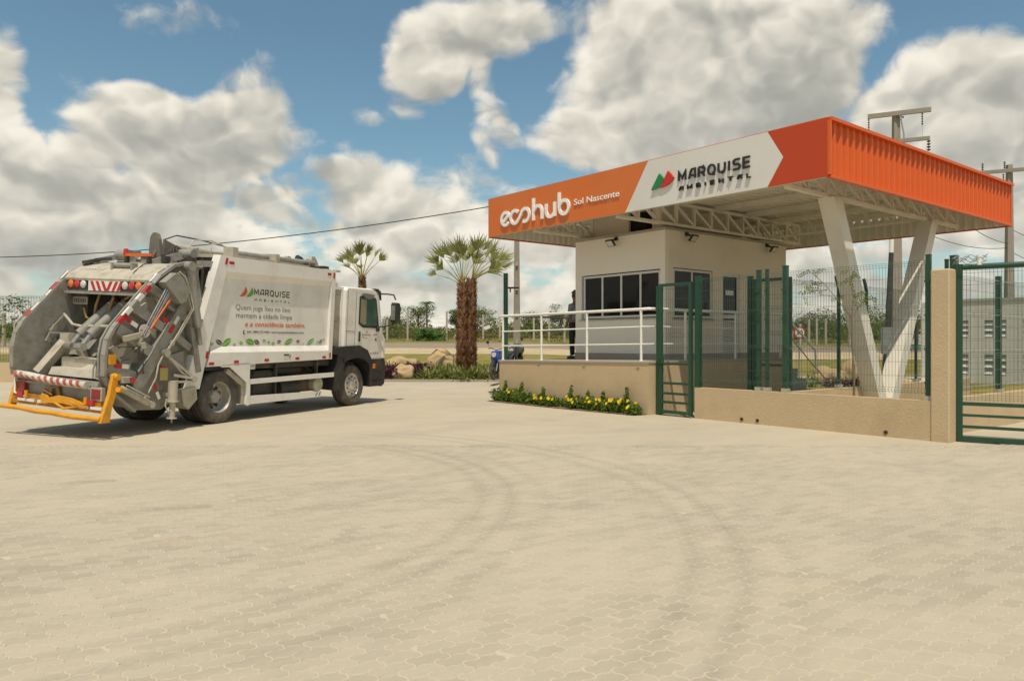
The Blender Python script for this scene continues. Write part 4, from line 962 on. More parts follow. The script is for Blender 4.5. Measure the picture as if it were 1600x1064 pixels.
# tailgate top hook, beacon, brackets
b=tb(); b.prism([(.34,3.06),(.34,3.5),(.32,3.66),(.27,3.73),(.21,3.75),(.15,3.72),(.10,3.62),(.04,3.3),(.0,3.06)],-.44,-.36,'x'); b.prism([(-.36,3.06),(.45,3.06),(.10,3.30),(-.05,3.52),(-.36,3.62)],.02,.07,'y'); b.prism([(-.62,3.06),(-.44,3.06),(-.44,3.40)],.14,.18,'y'); TP(b,'lifting_hook',mat('dark_worn_steel',(.15,.135,.11),.6,var=.25,dirt=(.3,.24,.15),dirt_amt=.4))
b=tb(); b.box(-1.13,-.50,3.21,-1.07,.22,3.26); TP(b,'light_bar',ORG)
b=tb(); b.cyl((-1.10,.18,3.26),(-1.10,.18,3.35),.05,.04,12); TP(b,'beacon',LAMPR)
for y in (-.45,.12): b=tb(); b.box(-1.14,y,3.05,-1.06,y+.05,3.21); TP(b,'light_bar_stay',DARKG)
b=tb(); b.bar((-1.3,1.0,3.05),(-.3,.75,3.36),.12,.10); b.bar((-.9,-.25,3.1),(-.1,-.6,3.42),.12,.14); b.box(-.7,-.9,3.06,-.1,.9,3.14); b.box(-.30,-1.1,3.1,-.05,1.1,3.22); b.cyl((-.7,.55,3.26),(-.7,.85,3.26),.11,n=12); b.cyl((-.35,-.75,3.34),(-.35,-.35,3.34),.09,n=12); TP(b,'hinge_assembly',TGREY)
b=tb()
for k in range(5): b.tube([(-.65+.05*k,-.15-.08*k,3.1),(-.5,-.2-.06*k,3.36+.03*k),(-.2,-.3,3.42),(.05,-.35-.03*k,3.2)],.014,5)
TP(b,'hose_bundle',HOSEB)
for (x,y) in ((-.6,-.95),(-.55,.1),(-.2,-.9),(-.15,.4),(-.8,-.5)): b=tb(); b.box(x,y,3.12,x+.12,y+.10,3.25); b.cyl((x+.06,y+.13,3.16),(x+.06,y+.13,3.28),.04,n=8); TP(b,'hose_fitting',DARKG)
# tailgate side plates
outl=[(-.55,3.10),(-.95,3.12),(-1.27,3.04),(-1.58,2.82),(-1.80,2.62),(-2.45,1.91),(-2.57,1.70),(-2.61,1.45),(-2.60,1.10),(-2.42,.80),(-1.99,.48),(-1.32,.44),(-.98,.62),(-.80,.95)]
for sgn in (-1,1):
    y0=-1.10 if sgn<0 else .97
    b=tb(); b.prism(outl,y0,y0+.04,'y'); sp=TP(b,'tailgate_side_plate',TGREY)
    b=tb(); pts=outl[:11]
    for i in range(1,len(pts)-1):
        a_,c_2=pts[i],pts[i+1]; b.bar((a_[0],(-1.22 if sgn<0 else 1.025),a_[1]),(c_2[0],(-1.22 if sgn<0 else 1.025),c_2[1]),.10,.05,(0,0,1) if abs(a_[0]-c_2[0])>.1 else (1,0,0))
    TP(b,'edge_flange',TGREY)
def rib(pts,m_=TGREY,y0=-1.25,y1=-1.101,name='stiffener'): b=tb(); b.prism(pts,y0,y1,'y'); return TP(b,name,m_)
# ribs on the right plate
def ribl(x0,z0,x1,z1,w,y=-1.25,name='stiffener',m_=TGREY,w2=None):
    d=Vector((x1-x0,z1-z0)).normalized(); n=Vector((-d.y,d.x)); w2=w2 or w
    return rib([(x0+n.x*w/2,z0+n.y*w/2),(x1+n.x*w2/2,z1+n.y*w2/2),(x1-n.x*w2/2,z1-n.y*w2/2),(x0-n.x*w/2,z0-n.y*w/2)],m_,y,-1.101,name)
ribl(-1.75,2.62,-1.05,2.25,.15); ribl(-2.10,2.27,-1.20,1.78,.17,w2=.14); ribl(-2.38,1.90,-1.35,1.28,.18); ribl(-2.56,1.22,-1.75,1.02,.22,w2=.12); ribl(-1.35,2.35,-.70,1.95,.14); ribl(-1.45,1.95,-.82,1.55,.13)
ribl(-2.05,.80,-.85,2.62,.20,-1.30,'main_stiffener'); ribl(-1.02,2.9,-.62,1.1,.12,-1.27); ribl(-.70,3.0,-.35,1.6,.22,-1.10,'tailgate_post',TGREY)
rib([(-1.95,.78),(-1.0,.82),(-.82,1.0),(-.9,1.5),(-1.5,1.35)],TGREY,-1.16,-1.102)
# shadowed pocket plates: gusset triangles
for q in ([(-2.0,2.2),(-1.75,2.35),(-1.8,2.0)],[(-2.45,1.55),(-2.1,1.7),(-2.25,1.3)],[(-1.6,2.5),(-1.35,2.55),(-1.5,2.3)],[(-1.75,1.9),(-1.5,2.05),(-1.55,1.7)]): rib(q,TGREYL,-1.17,-1.102,'gusset')
# reflective tape on ribs
for x,z,a in ((-2.16,2.02,-.5),(-1.36,2.02,-.5),(-1.36,1.72,-.55),(-2.3,1.24,-.1)):
    refl(x-.06,z+.03,.15,.075,a,-1.303 if 0 else -1.256); refl(x+.08,z-.05 if a<-.2 else z+.015,.15,.075,a,-1.256,REFW)
refl(-1.33,1.90,.16,.07,1.0,-1.305); refl(-1.23,2.06,.16,.07,1.0,-1.305,REFW); refl(-1.6,.88,.14,.06,-1.1,-1.26); refl(-1.53,.72,.14,.06,-1.1,-1.26,REFW)
for (x,z,mm) in ((-1.86,2.56,RED),(-1.96,2.45,REFW),(-1.68,2.78,REFW),(-2.32,2.06,RED),(-2.22,2.17,REFW)):
    for ys in (-1.276,1.078):
        b=tb(); b.bar((x-.07,ys,z-.075),(x+.07,ys,z+.075),.004,.07,(0,0,1)); b.bar((x-.085,(-1.22 if ys<0 else 1.025),z-.07+.012),(x+.055,(-1.22 if ys<0 else 1.025),z+.08+.012),.045,.006,(-.73,0,.68)); TP(b,'edge_tape',mm)
# hydraulics and rods on the right side
b=tb(); b.cyl((-.99,-1.32,3.04),(-.74,-1.32,1.95),.075,n=14); b.cyl((-.74,-1.32,1.95),(-.66,-1.32,1.62),.04,n=10); b.cyl((-1.0,-1.40,3.05),(-1.0,-1.22,3.05),.09,n=12); TP(b,'lift_cylinder',TGREY)
b=tb(); b.prism([(-1.62,2.72),(-1.38,2.90),(-1.05,2.62),(-1.14,2.40),(-1.26,2.36)],-1.42,-1.20,'y'); TP(b,'valve_cover',TGREY)
b=tb()
for dx in (0,.05,.10): b.cyl((-1.55+dx,-1.36,2.60),(-2.02+dx,-1.36,1.78),.012,n=6)
b.cyl((-1.42,-1.34,2.55),(-1.95,-1.34,1.74),.014,n=6); TP(b,'control_rod',CHROME)
b=tb(); b.cyl((-1.44,-1.38,2.45),(-1.85,-1.38,1.90),.016,n=6); TP(b,'orange_rod',ORG)
b=tb(); b.tube([(-1.26,-1.36,2.93),(-1.14,-1.38,2.84),(-1.0,-1.38,2.55),(-.92,-1.38,2.29),(-1.2,-1.38,1.85),(-1.47,-1.36,1.50)],.018,7); b.tube([(-1.30,-1.36,2.90),(-1.2,-1.38,2.80),(-1.06,-1.38,2.5),(-.97,-1.38,2.27),(-1.25,-1.38,1.83),(-1.5,-1.36,1.48)],.014,6); TP(b,'steel_pipe',TGREYL)
b=tb(); b.tube([(-1.5,-1.34,1.48),(-1.62,-1.34,1.28),(-1.66,-1.34,1.05),(-1.8,-1.34,.8),(-1.9,-1.32,.66)],.016,6); b.tube([(-1.5,-1.34,1.46),(-1.3,-1.36,1.3),(-1.1,-1.34,1.12),(-.95,-1.32,1.05)],.022,7); TP(b,'hydraulic_hose',TGREYL)
b=tb(); b.bar((-1.5,-1.34,1.46),(-.86,-1.33,1.04),.05,.05); b.bar((-1.30,-1.34,1.08),(-.82,-1.34,1.0),.06,.05); b.bar((-1.32,-1.34,.96),(-.82,-1.34,.94),.05,.04); b.cyl((-.84,-1.40,.99),(-.84,-1.26,.99),.06,n=12); b.cyl((-1.5,-1.42,1.48),(-1.5,-1.28,1.48),.07,n=12); TP(b,'latch_linkage',CHROME)
b=tb(); b.bar((-2.35,-1.34,1.72),(-1.98,-1.34,1.80),.05,.09); b.bar((-2.10,-1.34,1.55),(-1.98,-1.34,1.80),.05,.05); b.bar((-2.04,-1.36,1.60),(-1.95,-1.36,1.62),.08,.10); TP(b,'lever_bracket',TGREYL)
b=tb(); b.cyl((-2.04,-1.38,1.60),(-2.16,-1.38,1.50),.008,n=5); b.cyl((-2.04,-1.38,1.60),(-2.48,-1.40,1.59),.008,n=5); b.cyl((-2.08,-1.38,1.64),(-2.42,-1.40,1.42),.008,n=5); b.cyl((-2.06,-1.38,1.58),(-2.09,-1.38,1.16),.009,n=5); b.cyl((-1.99,-1.38,1.58),(-1.97,-1.38,1.16),.009,n=5); b.cyl((-2.50,-1.40,1.59),(-2.46,-1.40,1.59),.016,n=6); b.cyl((-2.44,-1.40,1.41),(-2.41,-1.40,1.43),.016,n=6); b.cyl((-2.09,-1.38,1.18),(-2.09,-1.38,1.13),.018,n=6); b.cyl((-1.97,-1.38,1.18),(-1.97,-1.38,1.13),.018,n=6); TP(b,'control_lever',DARKG)
b=tb(); b.cyl((-1.87,-1.262,1.86),(-1.87,-1.268,1.86),.115,n=20); dsk=TP(b,'number_disc',REFW)
b=tb(); place_text(b,'91-20.21',(-1.96,-1.271,1.83),Rt,Up,.18,.06,.002,.01); TP(b,'number_print',PRO)
refl(-1.47,1.10,.17,.22,0,-1.31,mat('warning_sticker',(.42,.36,.12),.6,var=.2,scale=30),'warning_sticker'); refl(-1.47,1.225,.17,.03,0,-1.315,RED,'warning_sticker')
b=tb(); b.box(-2.56,-1.30,1.30,-2.44,-1.25,1.46); TP(b,'yellow_marker',YEL)
b=tb(); b.box(-2.30,-1.33,.98,-2.12,-1.22,1.08); TP(b,'side_lamp_housing',TGREYL)
b=tb(); b.box(-2.18,-1.345,.99,-2.08,-1.331,1.07); TP(b,'side_lamp',LAMPR)
b=tb(); b.cyl((-1.30,-1.36,.62),(-1.30,-1.36,.98),.085,n=14); b.cyl((-1.30,-1.36,.32),(-1.30,-1.36,.62),.055,n=12); b.cyl((-1.30,-1.36,.30),(-1.30,-1.36,.32),.09,n=12); b.cyl((-1.30,-1.36,.60),(-1.30,-1.36,.625),.11,n=12); b.cyl((-1.30,-1.36,.22),(-1.30,-1.36,.30),.012,n=6); b.box(-1.38,-1.32,.70,-1.22,-1.2,.76); TP(b,'jack_leg',TGREYL)
b=tb(); b.tube([(-1.41,-1.34,.66),(-1.44,-1.34,.55),(-1.40,-1.36,.44),(-1.33,-1.38,.46)],.014,6); TP(b,'drain_hose',TGREYL)
b=tb(); b.cyl((-2.36,-1.34,.90),(-1.78,-1.34,.60),.055,n=12); b.cyl((-2.46,-1.34,.96),(-2.34,-1.34,.89),.03,n=8); b.cyl((-1.76,-1.40,.585),(-1.76,-1.27,.585),.06,n=12); b.cyl((-2.30,-1.40,.95),(-1.84,-1.40,.72),.014,n=6); TP(b,'guard_cylinder',TGREYL)
b=tb(); b.cyl((-1.25,-.2,3.0),(-1.25,-.2,3.0001),.01)
b=tb(); b.prism([(-1.05,.80),(-.70,.84),(-.66,.60),(-.86,.42),(-.98,.50)],-1.30,-1.0,'y'); TP(b,'mud_flap_box',TGREYL)
b=tb(); b.prism([(-.98,1.05),(-.72,1.02),(-.66,.78),(-.86,.72),(-1.0,.82)],-1.22,-.6,'y'); TP(b,'lower_hinge',DARKG)
# hopper interior
b=tb(); b.prism([(-2.60,.92),(-2.58,1.00),(-2.40,.98),(-1.9,.75),(-1.3,.62),(-.85,.72),(-.60,1.3),(-.52,1.3),(-.78,.64),(-1.3,.46),(-2.0,.52),(-2.45,.82)],-1.09,.965,'y'); TP(b,'hopper_floor',TGREY)
b=tb(); b.prism([(-1.60,1.32),(-1.52,1.32),(-.86,2.45),(-.92,2.50)],-1.08,.96,'y'); TP(b,'packer_plate',TGREY)
b=tb(); b.box(-1.24,-1.08,1.95,-1.20,.96,2.52); TP(b,'hopper_shade_plate',DARKG)  # upright dark sheet added so the hopper interior reads as shaded
b=tb(); b.prism([(-.60,1.3),(-.52,1.3),(-.42,3.05),(-.48,3.05)],-1.09,.965,'y'); TP(b,'bulkhead',DARKG)
b=tb(); b.box(-2.0,-1.10,1.22,-1.58,.60,1.30); b.prism([(-2.0,1.30),(-1.96,1.30),(-1.96,1.08),(-2.0,1.08)],-1.10,.60,'y'); TP(b,'blade_shelf',TGREYL)
b=tb(); b.prism([(-2.28,1.00),(-1.5,1.00),(-1.5,1.13),(-2.22,1.13)],-.95,.55,'y'); b.prism([(-2.2,1.13),(-1.95,1.22),(-1.7,1.22),(-1.7,1.13)],-.55,-.1,'y'); TP(b,'blade_box',TGREYL)
b=tb(); b.bar((-2.25,.85,1.0),(-1.85,.66,1.62),.16,.14,(1,0,0)); b.box(-1.95,.52,1.5,-1.75,.74,1.72); b.bar((-1.8,.5,1.6),(-1.65,.42,1.2),.10,.12,(1,0,0)); TP(b,'blade_arm',TGREYL)
for (y0,y1) in ((.42,.16),(.14,-.12)):
    b=tb(); b.cyl((-1.80,y0,1.72),(-1.30,y1,2.32),.095,n=16); cy=TP(b,'packer_cylinder',TGREY)
    b=tb(); b.cyl((-1.92,y0+.06,1.52),(-1.80,y0,1.72),.045,n=10); b.cyl((-1.95,y0-.03,1.50),(-1.95,y0+.14,1.50),.07,n=12); b.build('piston_rod',CHROME,cy,org=(0,0,0))
for P_ in ([(-1.75,.93,2.07),(-1.70,.75,1.88),(-1.72,.5,1.86),(-1.72,0,1.88),(-1.8,-.5,1.90),(-2.0,-1.12,1.84)],):
    b=tb(); b.tube(P_,.028,8); TP(b,'grab_handle',TGREYL)
b=tb(); b.tube([(-2.30,-1.08,1.30),(-2.34,-1.02,1.32),(-2.30,-1.02,1.62),(-2.22,-1.02,1.72),(-2.16,-1.06,1.72)],.02,7); TP(b,'grab_handle',TGREYL)
b=tb(); b.bar((-2.0,.93,1.75),(-1.75,.93,2.02),.03,.05); b.bar((-2.05,.92,1.55),(-1.9,.92,1.85),.04,.10); b.bar((-2.05,.88,1.72),(-1.75,.76,1.72),.04,.03); b.bar((-1.95,.92,1.6),(-1.7,.92,1.15),.04,.10); TP(b,'wall_bracket',TGREY)
hs=[[(-1.45,.35,2.55),(-1.55,.35,2.25),(-1.5,.45,2.02),(-1.35,.55,2.1)],[(-1.35,.1,2.6),(-1.45,.05,2.35),(-1.5,.1,2.08),(-1.4,.25,2.02)],[(-1.3,-.45,2.62),(-1.35,-.2,2.42),(-1.3,.05,2.30),(-1.25,.3,2.45)],[(-1.3,-.6,2.6),(-1.35,-.35,2.38),(-1.3,.0,2.25),(-1.25,.2,2.3)],[(-1.6,.6,2.2),(-1.58,.55,2.02),(-1.5,.42,1.98)]]
for h_ in hs: b=tb(); b.tube(h_,.026,7); TP(b,'hydraulic_hose',HOSE)
b=tb(); b.box(-1.3,-.75,2.42,-1.1,-.15,2.52); TP(b,'cross_member',TGREYL)
b=tb(); b.tube([(-1.5,-.55,2.55),(-1.52,-.55,2.32),(-1.5,-.7,2.27),(-1.45,-1.0,2.25)],.016,6); TP(b,'pipe',TGREYL)
# tailgate roof hood
hood=[(-1.72,2.74),(-1.62,2.84),(-1.40,2.98),(-1.12,3.07),(-.75,3.11),(-.50,3.11)]
for (p,q) in zip(hood[:-1],hood[1:]):
    b=tb(); b.prism([p,(q[0]-.012,q[1]),(q[0]-.012,q[1]-.04),(p[0]+.01,p[1]-.04)],-1.15,.99,'y'); TP(b,'hood_panel',TGREYL)
b=tb(); b.box(-1.68,-1.13,2.46,-1.60,.965,2.735); b.prism([(-1.74,2.455),(-1.58,2.455),(-1.58,2.50),(-1.74,2.50)],-1.1,.96,'y'); TP(b,'rear_beam',TGREY)
# lamp clusters
for ys,order in ((.93,(LAMPO,LAMPR,LAMPW)),(-.46,(LAMPW,LAMPR,LAMPO))):
    b=tb(); b.box(-1.70,ys-.52,2.53,-1.681,ys,2.73); hb=TP(b,'lamp_housing',BLACKP)
    for k,mm in enumerate(order):
        yy=ys-.09-k*.165; b=tb(); b.lathe([(0,0),(.055,0),(.072,.012),(.072,.03)],(0,0,0),n=18)
        b.v=[(-1.722+v[1],yy+v[0],2.63+v[2]) for v in b.v]; TP(b,'lamp_lens',mm)
b=tb(); b.box(-1.715,-.44,2.52,-1.70,.36,2.70); TP(b,'chevron_board',REFW)
for k,y in enumerate((.27,.13,-.01,-.13,-.27,-.39)):
    s_=1 if k<3 else -1; y_=y-.04; b=tb(); b.prism([(y_+.035+s_*.05,2.695),(y_-.035+s_*.05,2.695),(y_-.035-s_*.04,2.525),(y_+.035-s_*.04,2.525)],-1.719,-1.716,'x'); TP(b,'chevron_stripe',RED)
b=tb(); b.prism([(.90,2.26),(.52,2.26),(.52,2.40),(.90,2.40)],-1.60,-1.585,'x'); npl=TP(b,'number_plate',RIM)
b=tb(); b.box(-1.62,.50,2.40,-1.55,.92,2.455); TP(b,'plate_lamp',DARKG)
b=tb(); place_text(b,'IIIIIII',(-1.602,.86,2.29),(0,-1,0),Up,.30,.08,.003,.01); TP(b,'plate_print',PRK)
b=tb(); b.cyl((-1.44,.03,3.01),(-1.44,-.42,3.01),.045,n=12); 
for y in (.05,-.45): b.box(-1.50,y-.02,2.93,-1.38,y+.03,3.05)
TP(b,'cross_tube',TGREY)
b=tb(); b.tube([(-1.05,-.45,3.12),(-1.3,-.5,3.04),(-1.55,-.60,2.90),(-1.70,-.66,2.76),(-1.72,-.66,2.68)],.010,5); TP(b,'lamp_cable',HOSEB)
b=tb(); b.bar((-1.40,.95,3.05),(-1.15,.8,3.12),.10,.06); b.bar((-1.25,.8,3.12),(-1.05,.6,3.16),.05,.05); TP(b,'hood_latch',DARKG)
b=tb(); place_text(b,'PLANALTO',(-1.52,.72,2.925),(0,-1,0),(.5,0,.30),.50,.12,.006,.01); TP(b,'hood_lettering',REFW)
# sill bumper with red-white tape
b=tb(); b.tube([(-2.63,.86,1.00),(-2.66,.5,.995),(-2.66,0,.955),(-2.66,-.5,.935),(-2.65,-.90,.93)],.062,12); TP(b,'sill_roll',mat('dirty_white_tape',(.62,.58,.50),.5,dirt=(.34,.26,.15),dirt_amt=.7,dirt_scale=5))
for k in range(11):
    y=.78-k*.155; z=1.0-.055*min(1,max(0,(.86-y)/1.2)); b=tb(); c1=(-2.71,y,z); 
    pts=[]
    for a in np.linspace(-80,75,7): 
        pts.append((-2.66+.001-.066*math.cos(R(a)),y+.05*(a/75),z-.003+.066*math.sin(R(a))))
    vs=[(p[0],p[1]+.035,p[2]) for p in pts]+[(p[0],p[1]-.035,p[2]) for p in pts]
    b.add(vs,[(i,i+1,8+i,7+i) for i in range(6)]); TP(b,'tape_stripe',mat('faded_red_tape',(.42,.07,.055),.5,var=.2,dirt=(.45,.33,.22),dirt_amt=.6,dirt_scale=6))
b=tb(); b.box(-2.56,-1.10,.50,-2.50,.94,.90); b.box(-2.62,-1.12,.86,-2.50,.96,.90); TP(b,'rear_apron',TGREY)
b=tb(); b.box(-2.64,.64,.72,-2.57,.80,.88); TP(b,'tail_lamp',mat('dull_red_lens',(.28,.03,.03),.4,var=.5,scale=30))
b=tb(); b.box(-2.64,-1.20,.72,-2.57,-1.0,.88); TP(b,'tail_lamp',mat('dull_red_lens',(.28,.03,.03)))
b=tb(); b.tube([(-2.66,.86,.92),(-2.68,.83,.68),(-2.66,.55,.62)],.02,6); TP(b,'lamp_frame',REFW)
b=tb(); b.box(-2.63,-1.23,.69,-2.56,-.97,.91); TP(b,'lamp_frame',TGREYL)
b=tb(); b.tube([(-2.58,.05,.62),(-2.62,-.02,.84),(-2.6,-.15,.84),(-2.6,-.22,.62)],.03,8); b.tube([(-2.60,.22,.66),(-2.64,.12,.78),(-2.62,-.05,.70)],.025,8); TP(b,'tow_hook',mat('rusty_iron',(.30,.16,.07),.8,var=.3))
# yellow underrun guard
gd=[]
b=tb(); b.prism([(-2.76,.36),(-2.60,.36),(-2.56,.62),(-2.50,.80),(-2.46,1.10),(-2.50,1.16),(-2.56,1.13),(-2.62,.80)],-1.40,-1.33,'y'); b.cyl((-2.50,-1.45,1.10),(-2.50,-1.30,1.10),.05,n=12); TP(b,'guard_post',YEL)
b=tb(); b.prism([(-2.70,.42),(-2.58,.42),(-2.50,1.0),(-2.56,1.0)],.92,.99,'y'); TP(b,'guard_post',YEL)
b=tb(); b.tube([(-2.72,1.16,.43),(-2.74,.6,.44),(-2.74,.2,.415),(-2.75,-.2,.425),(-2.73,-.7,.40),(-2.73,-1.36,.42)],.042,10); TP(b,'guard_bar',YEL)
YELD=mat('worn_shaded_yellow',(.50,.22,.02),.6,var=.3,dirt=(.20,.11,.04),dirt_amt=.8,dirt_scale=8)  # browner yellow: rusty wear plus the shading inside the guard, put into the colour
b=tb(); b.box(-2.66,-1.33,.50,-2.60,.92,.61); b.box(-2.62,-1.2,.60,-2.55,.8,.68); TP(b,'guard_beam',YELD)
b=tb(); b.prism([(.10,.72),(-.02,.70),(-.06,.66),(-.30,.72),(-.60,.70),(-.80,.66),(-1.0,.60),(-.95,.56),(-.40,.60),(-.1,.58),(.10,.56)],-2.72,-2.68,'x'); b.tube([(-2.7,-.2,.6),(-2.74,-.5,.52),(-2.72,-.8,.58),(-2.7,-.6,.66)],.022,6); b.cyl((-2.7,.5,.62),(-2.7,.5,.74),.03,n=8); b.cyl((-2.7,-.95,.62),(-2.7,-.95,.74),.03,n=8); TP(b,'guard_mechanism',YEL)
for (y0,y1) in ((.72,.30),(.22,.0),(-.62,-1.0),(-1.06,-1.32)):
    b=tb(); b.box(-2.70,y1,.555,-2.665,y0,.60); TP(b,'white_tape',REFW)
for y0 in (.60,-1.12): b=tb(); b.box(-2.70,y0,.62,-2.66,y0+.15,.70); TP(b,'guard_reflector',RED)
b=tb(); b.cyl((-2.52,-1.46,.90),(-2.40,-1.40,.88),.045,n=10); TP(b,'guard_pin',YEL)
# perforated step plate (left rear) and box
b=tb(); b.box(-2.58,1.02,.97,-2.40,1.12,1.30); b.box(-2.52,.98,1.25,-2.36,1.10,1.42); TP(b,'side_box',TGREY)
b=tb(); b.tube([(-2.25,1.03,2.0),(-2.38,1.14,2.0),(-2.46,1.22,1.85),(-2.46,1.22,1.60)],.018,6); TP(b,'grab_handle',TGREYL)
b=tb()
for k in range(13): y=.95-k*.16; b.bar((-2.76,y,.955),(-2.88,y-.08,.955),.012,.02); b.bar((-2.76,y-.08,.955),(-2.88,y,.955),.012,.02)
# right step/inner box beside handle
b=tb(); b.prism([(-2.42,1.02),(-2.0,1.02),(-2.0,1.36),(-2.42,1.30)],-1.13,-.80,'y'); TP(b,'inner_box',TGREY)
b=tb(); b.tube([(-2.42,-.82,1.36),(-2.46,-.80,1.2),(-2.46,-.80,1.04),(-2.44,-1.08,1.0)],.016,6); b.box(-2.35,-1.0,1.36,-2.15,-.85,1.46); TP(b,'latch',TGREY)
# chassis and underside
b=tb(); b.box(-1.3,-.45,.78,5.5,-.36,1.06); b.box(-1.3,.36,.78,5.5,.45,1.06); b.box(-.3,-1.1,1.10,3.6,1.1,1.22)
for x in (-.9,.8,2.0,3.2): b.box(x,-.4,.82,x+.1,.4,1.0)
TP(b,'chassis_frame',DARKG)
b=tb(); b.cyl((0,-1.0,.52),(0,1.0,.52),.09,n=12); b.lathe([(0,-.25),(.22,-.15),(.26,0),(.22,.15),(0,.25)],(0,0,.52),n=16); b.cyl((4.45,-.95,.48),(4.45,.95,.48),.06,n=10); TP(b,'axles',DARKG)
b=tb(); b.bbox(.95,-1.12,.50,1.75,-.62,1.05,.08); b.bbox(.95,.62,.50,2.4,1.12,1.05,.08); TP(b,'tool_tank',DARKG)
b=tb(); b.cyl((1.9,-.95,.62),(2.55,-.95,.62),.20,n=16); b.cyl((1.9,-.85,1.03),(2.75,-.85,1.03),.12,n=12); TP(b,'air_tank',DARKG)
b=tb(); b.bbox(2.62,-1.08,.52,3.02,-.6,.78,.04); TP(b,'battery_box',mat('brown_box',(.13,.08,.045),.7,var=.2))
b=tb(); b.cyl((3.05,-1.20,.68),(3.05,-.65,.68),.17,n=20); b.cyl((3.05,-1.24,.68),(3.05,-1.20,.68),.16,.17,20); 
tk3=TP(b,'filter_canister',mat('canister_paint',(.38,.36,.27),.5,var=.15,dirt=(.15,.12,.08),dirt_amt=.5))
b=tb()
for k in range(5): b.tube([(.9+.5*k,-.9,1.15),(1.1+.5*k,-.95,.95-.05*(k%2)),(1.3+.5*k,-.9,1.12)],.02,5)
TP(b,'chassis_hose',DARKG)
# wheels
def tyre_prof(): return [(.30,-.135),(.33,-.145),(.44,-.150),(.492,-.135),(.512,-.11),(.516,-.06),(.508,-.055),(.508,-.045),(.517,-.04),(.517,.04),(.508,.045),(.508,.055),(.516,.06),(.512,.11),(.492,.135),(.44,.150),(.33,.145),(.30,.135)]
def wheel(x,y,out,kind):
    """out=-1: outer face towards -y"""
    t=MB(); t.lathe(tyre_prof(),(x,y,.517),n=48); ty=t.build('wheel_tyre',TYRE,tk)
    r=MB(); s=out
    if kind=='front': prof=[(.30,.135),(.29,.10),(.262,.085),(.25,.115),(.215,.128),(.17,.14),(.115,.15),(.095,.175),(.06,.19),(0,.19)]
    else: prof=[(.30,.135),(.288,.12),(.275,.02),(.262,-.05),(.24,-.065),(.19,-.075),(.14,-.07),(.125,-.02),(.115,.04),(.09,.055),(0,.055)]
    r.lathe([(a,s*b_) for a,b_ in prof],(x,y,.517),n=40); ro=r.build('rim',CHROME if kind=='front' else RIM,ty,org=(0,0,0))
    rr=.205; dd=.128 if kind=='front' else -.072
    for k in range(10 if y<-.8 else 0):
        h=MB(); a=2*math.pi*(k+.5)/10; cx,cz=x+rr*1.0*math.cos(a),.517+rr*math.sin(a); h.cyl((cx,y+s*(dd-.004),cz),(cx,y+s*(dd+.014),cz),.022 if kind=='front' else .036,n=12); h.build('vent_hole',BLACKP,ty,org=(0,0,0))
    rr=.155 if kind=='front' else .158; dd=.145 if kind=='front' else -.07
    for k in range(10 if y<-.8 else 0):
        n=MB(); a=2*math.pi*k/10; cx,cz=x+rr*math.cos(a),.517+rr*math.sin(a); n.cyl((cx,y+s*dd,cz),(cx,y+s*(dd+.035),cz),.016,n=6); n.build('wheel_nut',CHROME if kind=='front' else DARKG,ty,org=(0,0,0))
for (x,y,o,k) in ((0,-1.06,-1,'rear'),(0,-.72,-1,'rear'),(0,1.06,1,'rear'),(0,.72,1,'rear'),(4.45,-1.06,-1,'front'),(4.45,1.06,1,'front')): wheel(x,y,o,k)
# cab
def shell(prof,y0,y1,ch=.10):
    b=tb(); n=len(prof); cx=sum(p[0] for p in prof)/n; cz=sum(p[1] for p in prof)/n
    vs=[];
    for (yy,sc_) in ((y0,.965),(y0+ch*.35,.99),(y0+ch,1),(y1-ch,1),(y1-ch*.35,.99),(y1,.965)):
        for p in prof: vs.append((cx+(p[0]-cx)*sc_,yy,cz+(p[1]-cz)*sc_))
    fs=[tuple(range(n-1,-1,-1)),tuple(range(5*n,6*n))]
    for k in range(5): fs+=[(k*n+i,k*n+(i+1)%n,(k+1)*n+(i+1)%n,(k+1)*n+i) for i in range(n)]
    b.add(vs,fs); return b
cabp=[(3.98,1.50),(3.98,2.94),(4.06,3.02),(5.20,3.04),(5.42,2.96),(5.50,2.80),(5.72,1.95),(5.80,1.75),(5.82,1.25),(5.70,1.20),(5.10,1.20),(4.95,1.45),(4.6,1.56)]
TP(shell(cabp,-1.22,1.22),'cab_shell',WHITE)
# the dusty grey panel between cab and body
b=tb(); b.prism([(3.56,1.55),(3.98,1.55),(3.98,2.93),(3.60,2.93)],-1.10,1.10,'y'); TP(b,'cab_back_extension',TGREYL)
b=tb(); b.prism([(3.58,2.93),(4.05,2.93),(4.05,3.0),(3.58,3.0)],-1.14,1.14,'y'); b.box(3.93,-1.15,1.55,3.99,-1.10,2.95); TP(b,'cab_roof_edge',WHITE)
for z0,z1 in ((2.28,2.80),(1.72,2.16)):
    b=tb(); b.bbox(3.64,-1.125,z0,3.88,-1.08,z1,.02); TP(b,'pressed_panel',TGREYL)
    b=tb(); b.box(3.67,-1.13,z0+.04,3.85,-1.126,z1-.04); TP(b,'pressed_panel_centre',TGREYL)
b=tb(); b.prism([(3.50,2.98),(4.20,2.98),(4.05,3.06),(3.75,3.14),(3.50,3.16)],-1.0,1.0,'y'); TP(b,'roof_deflector',WHITE)
b=tb(); b.box(3.56,-1.12,1.34,3.97,-1.05,1.55); TP(b,'intake_duct',DARKG)
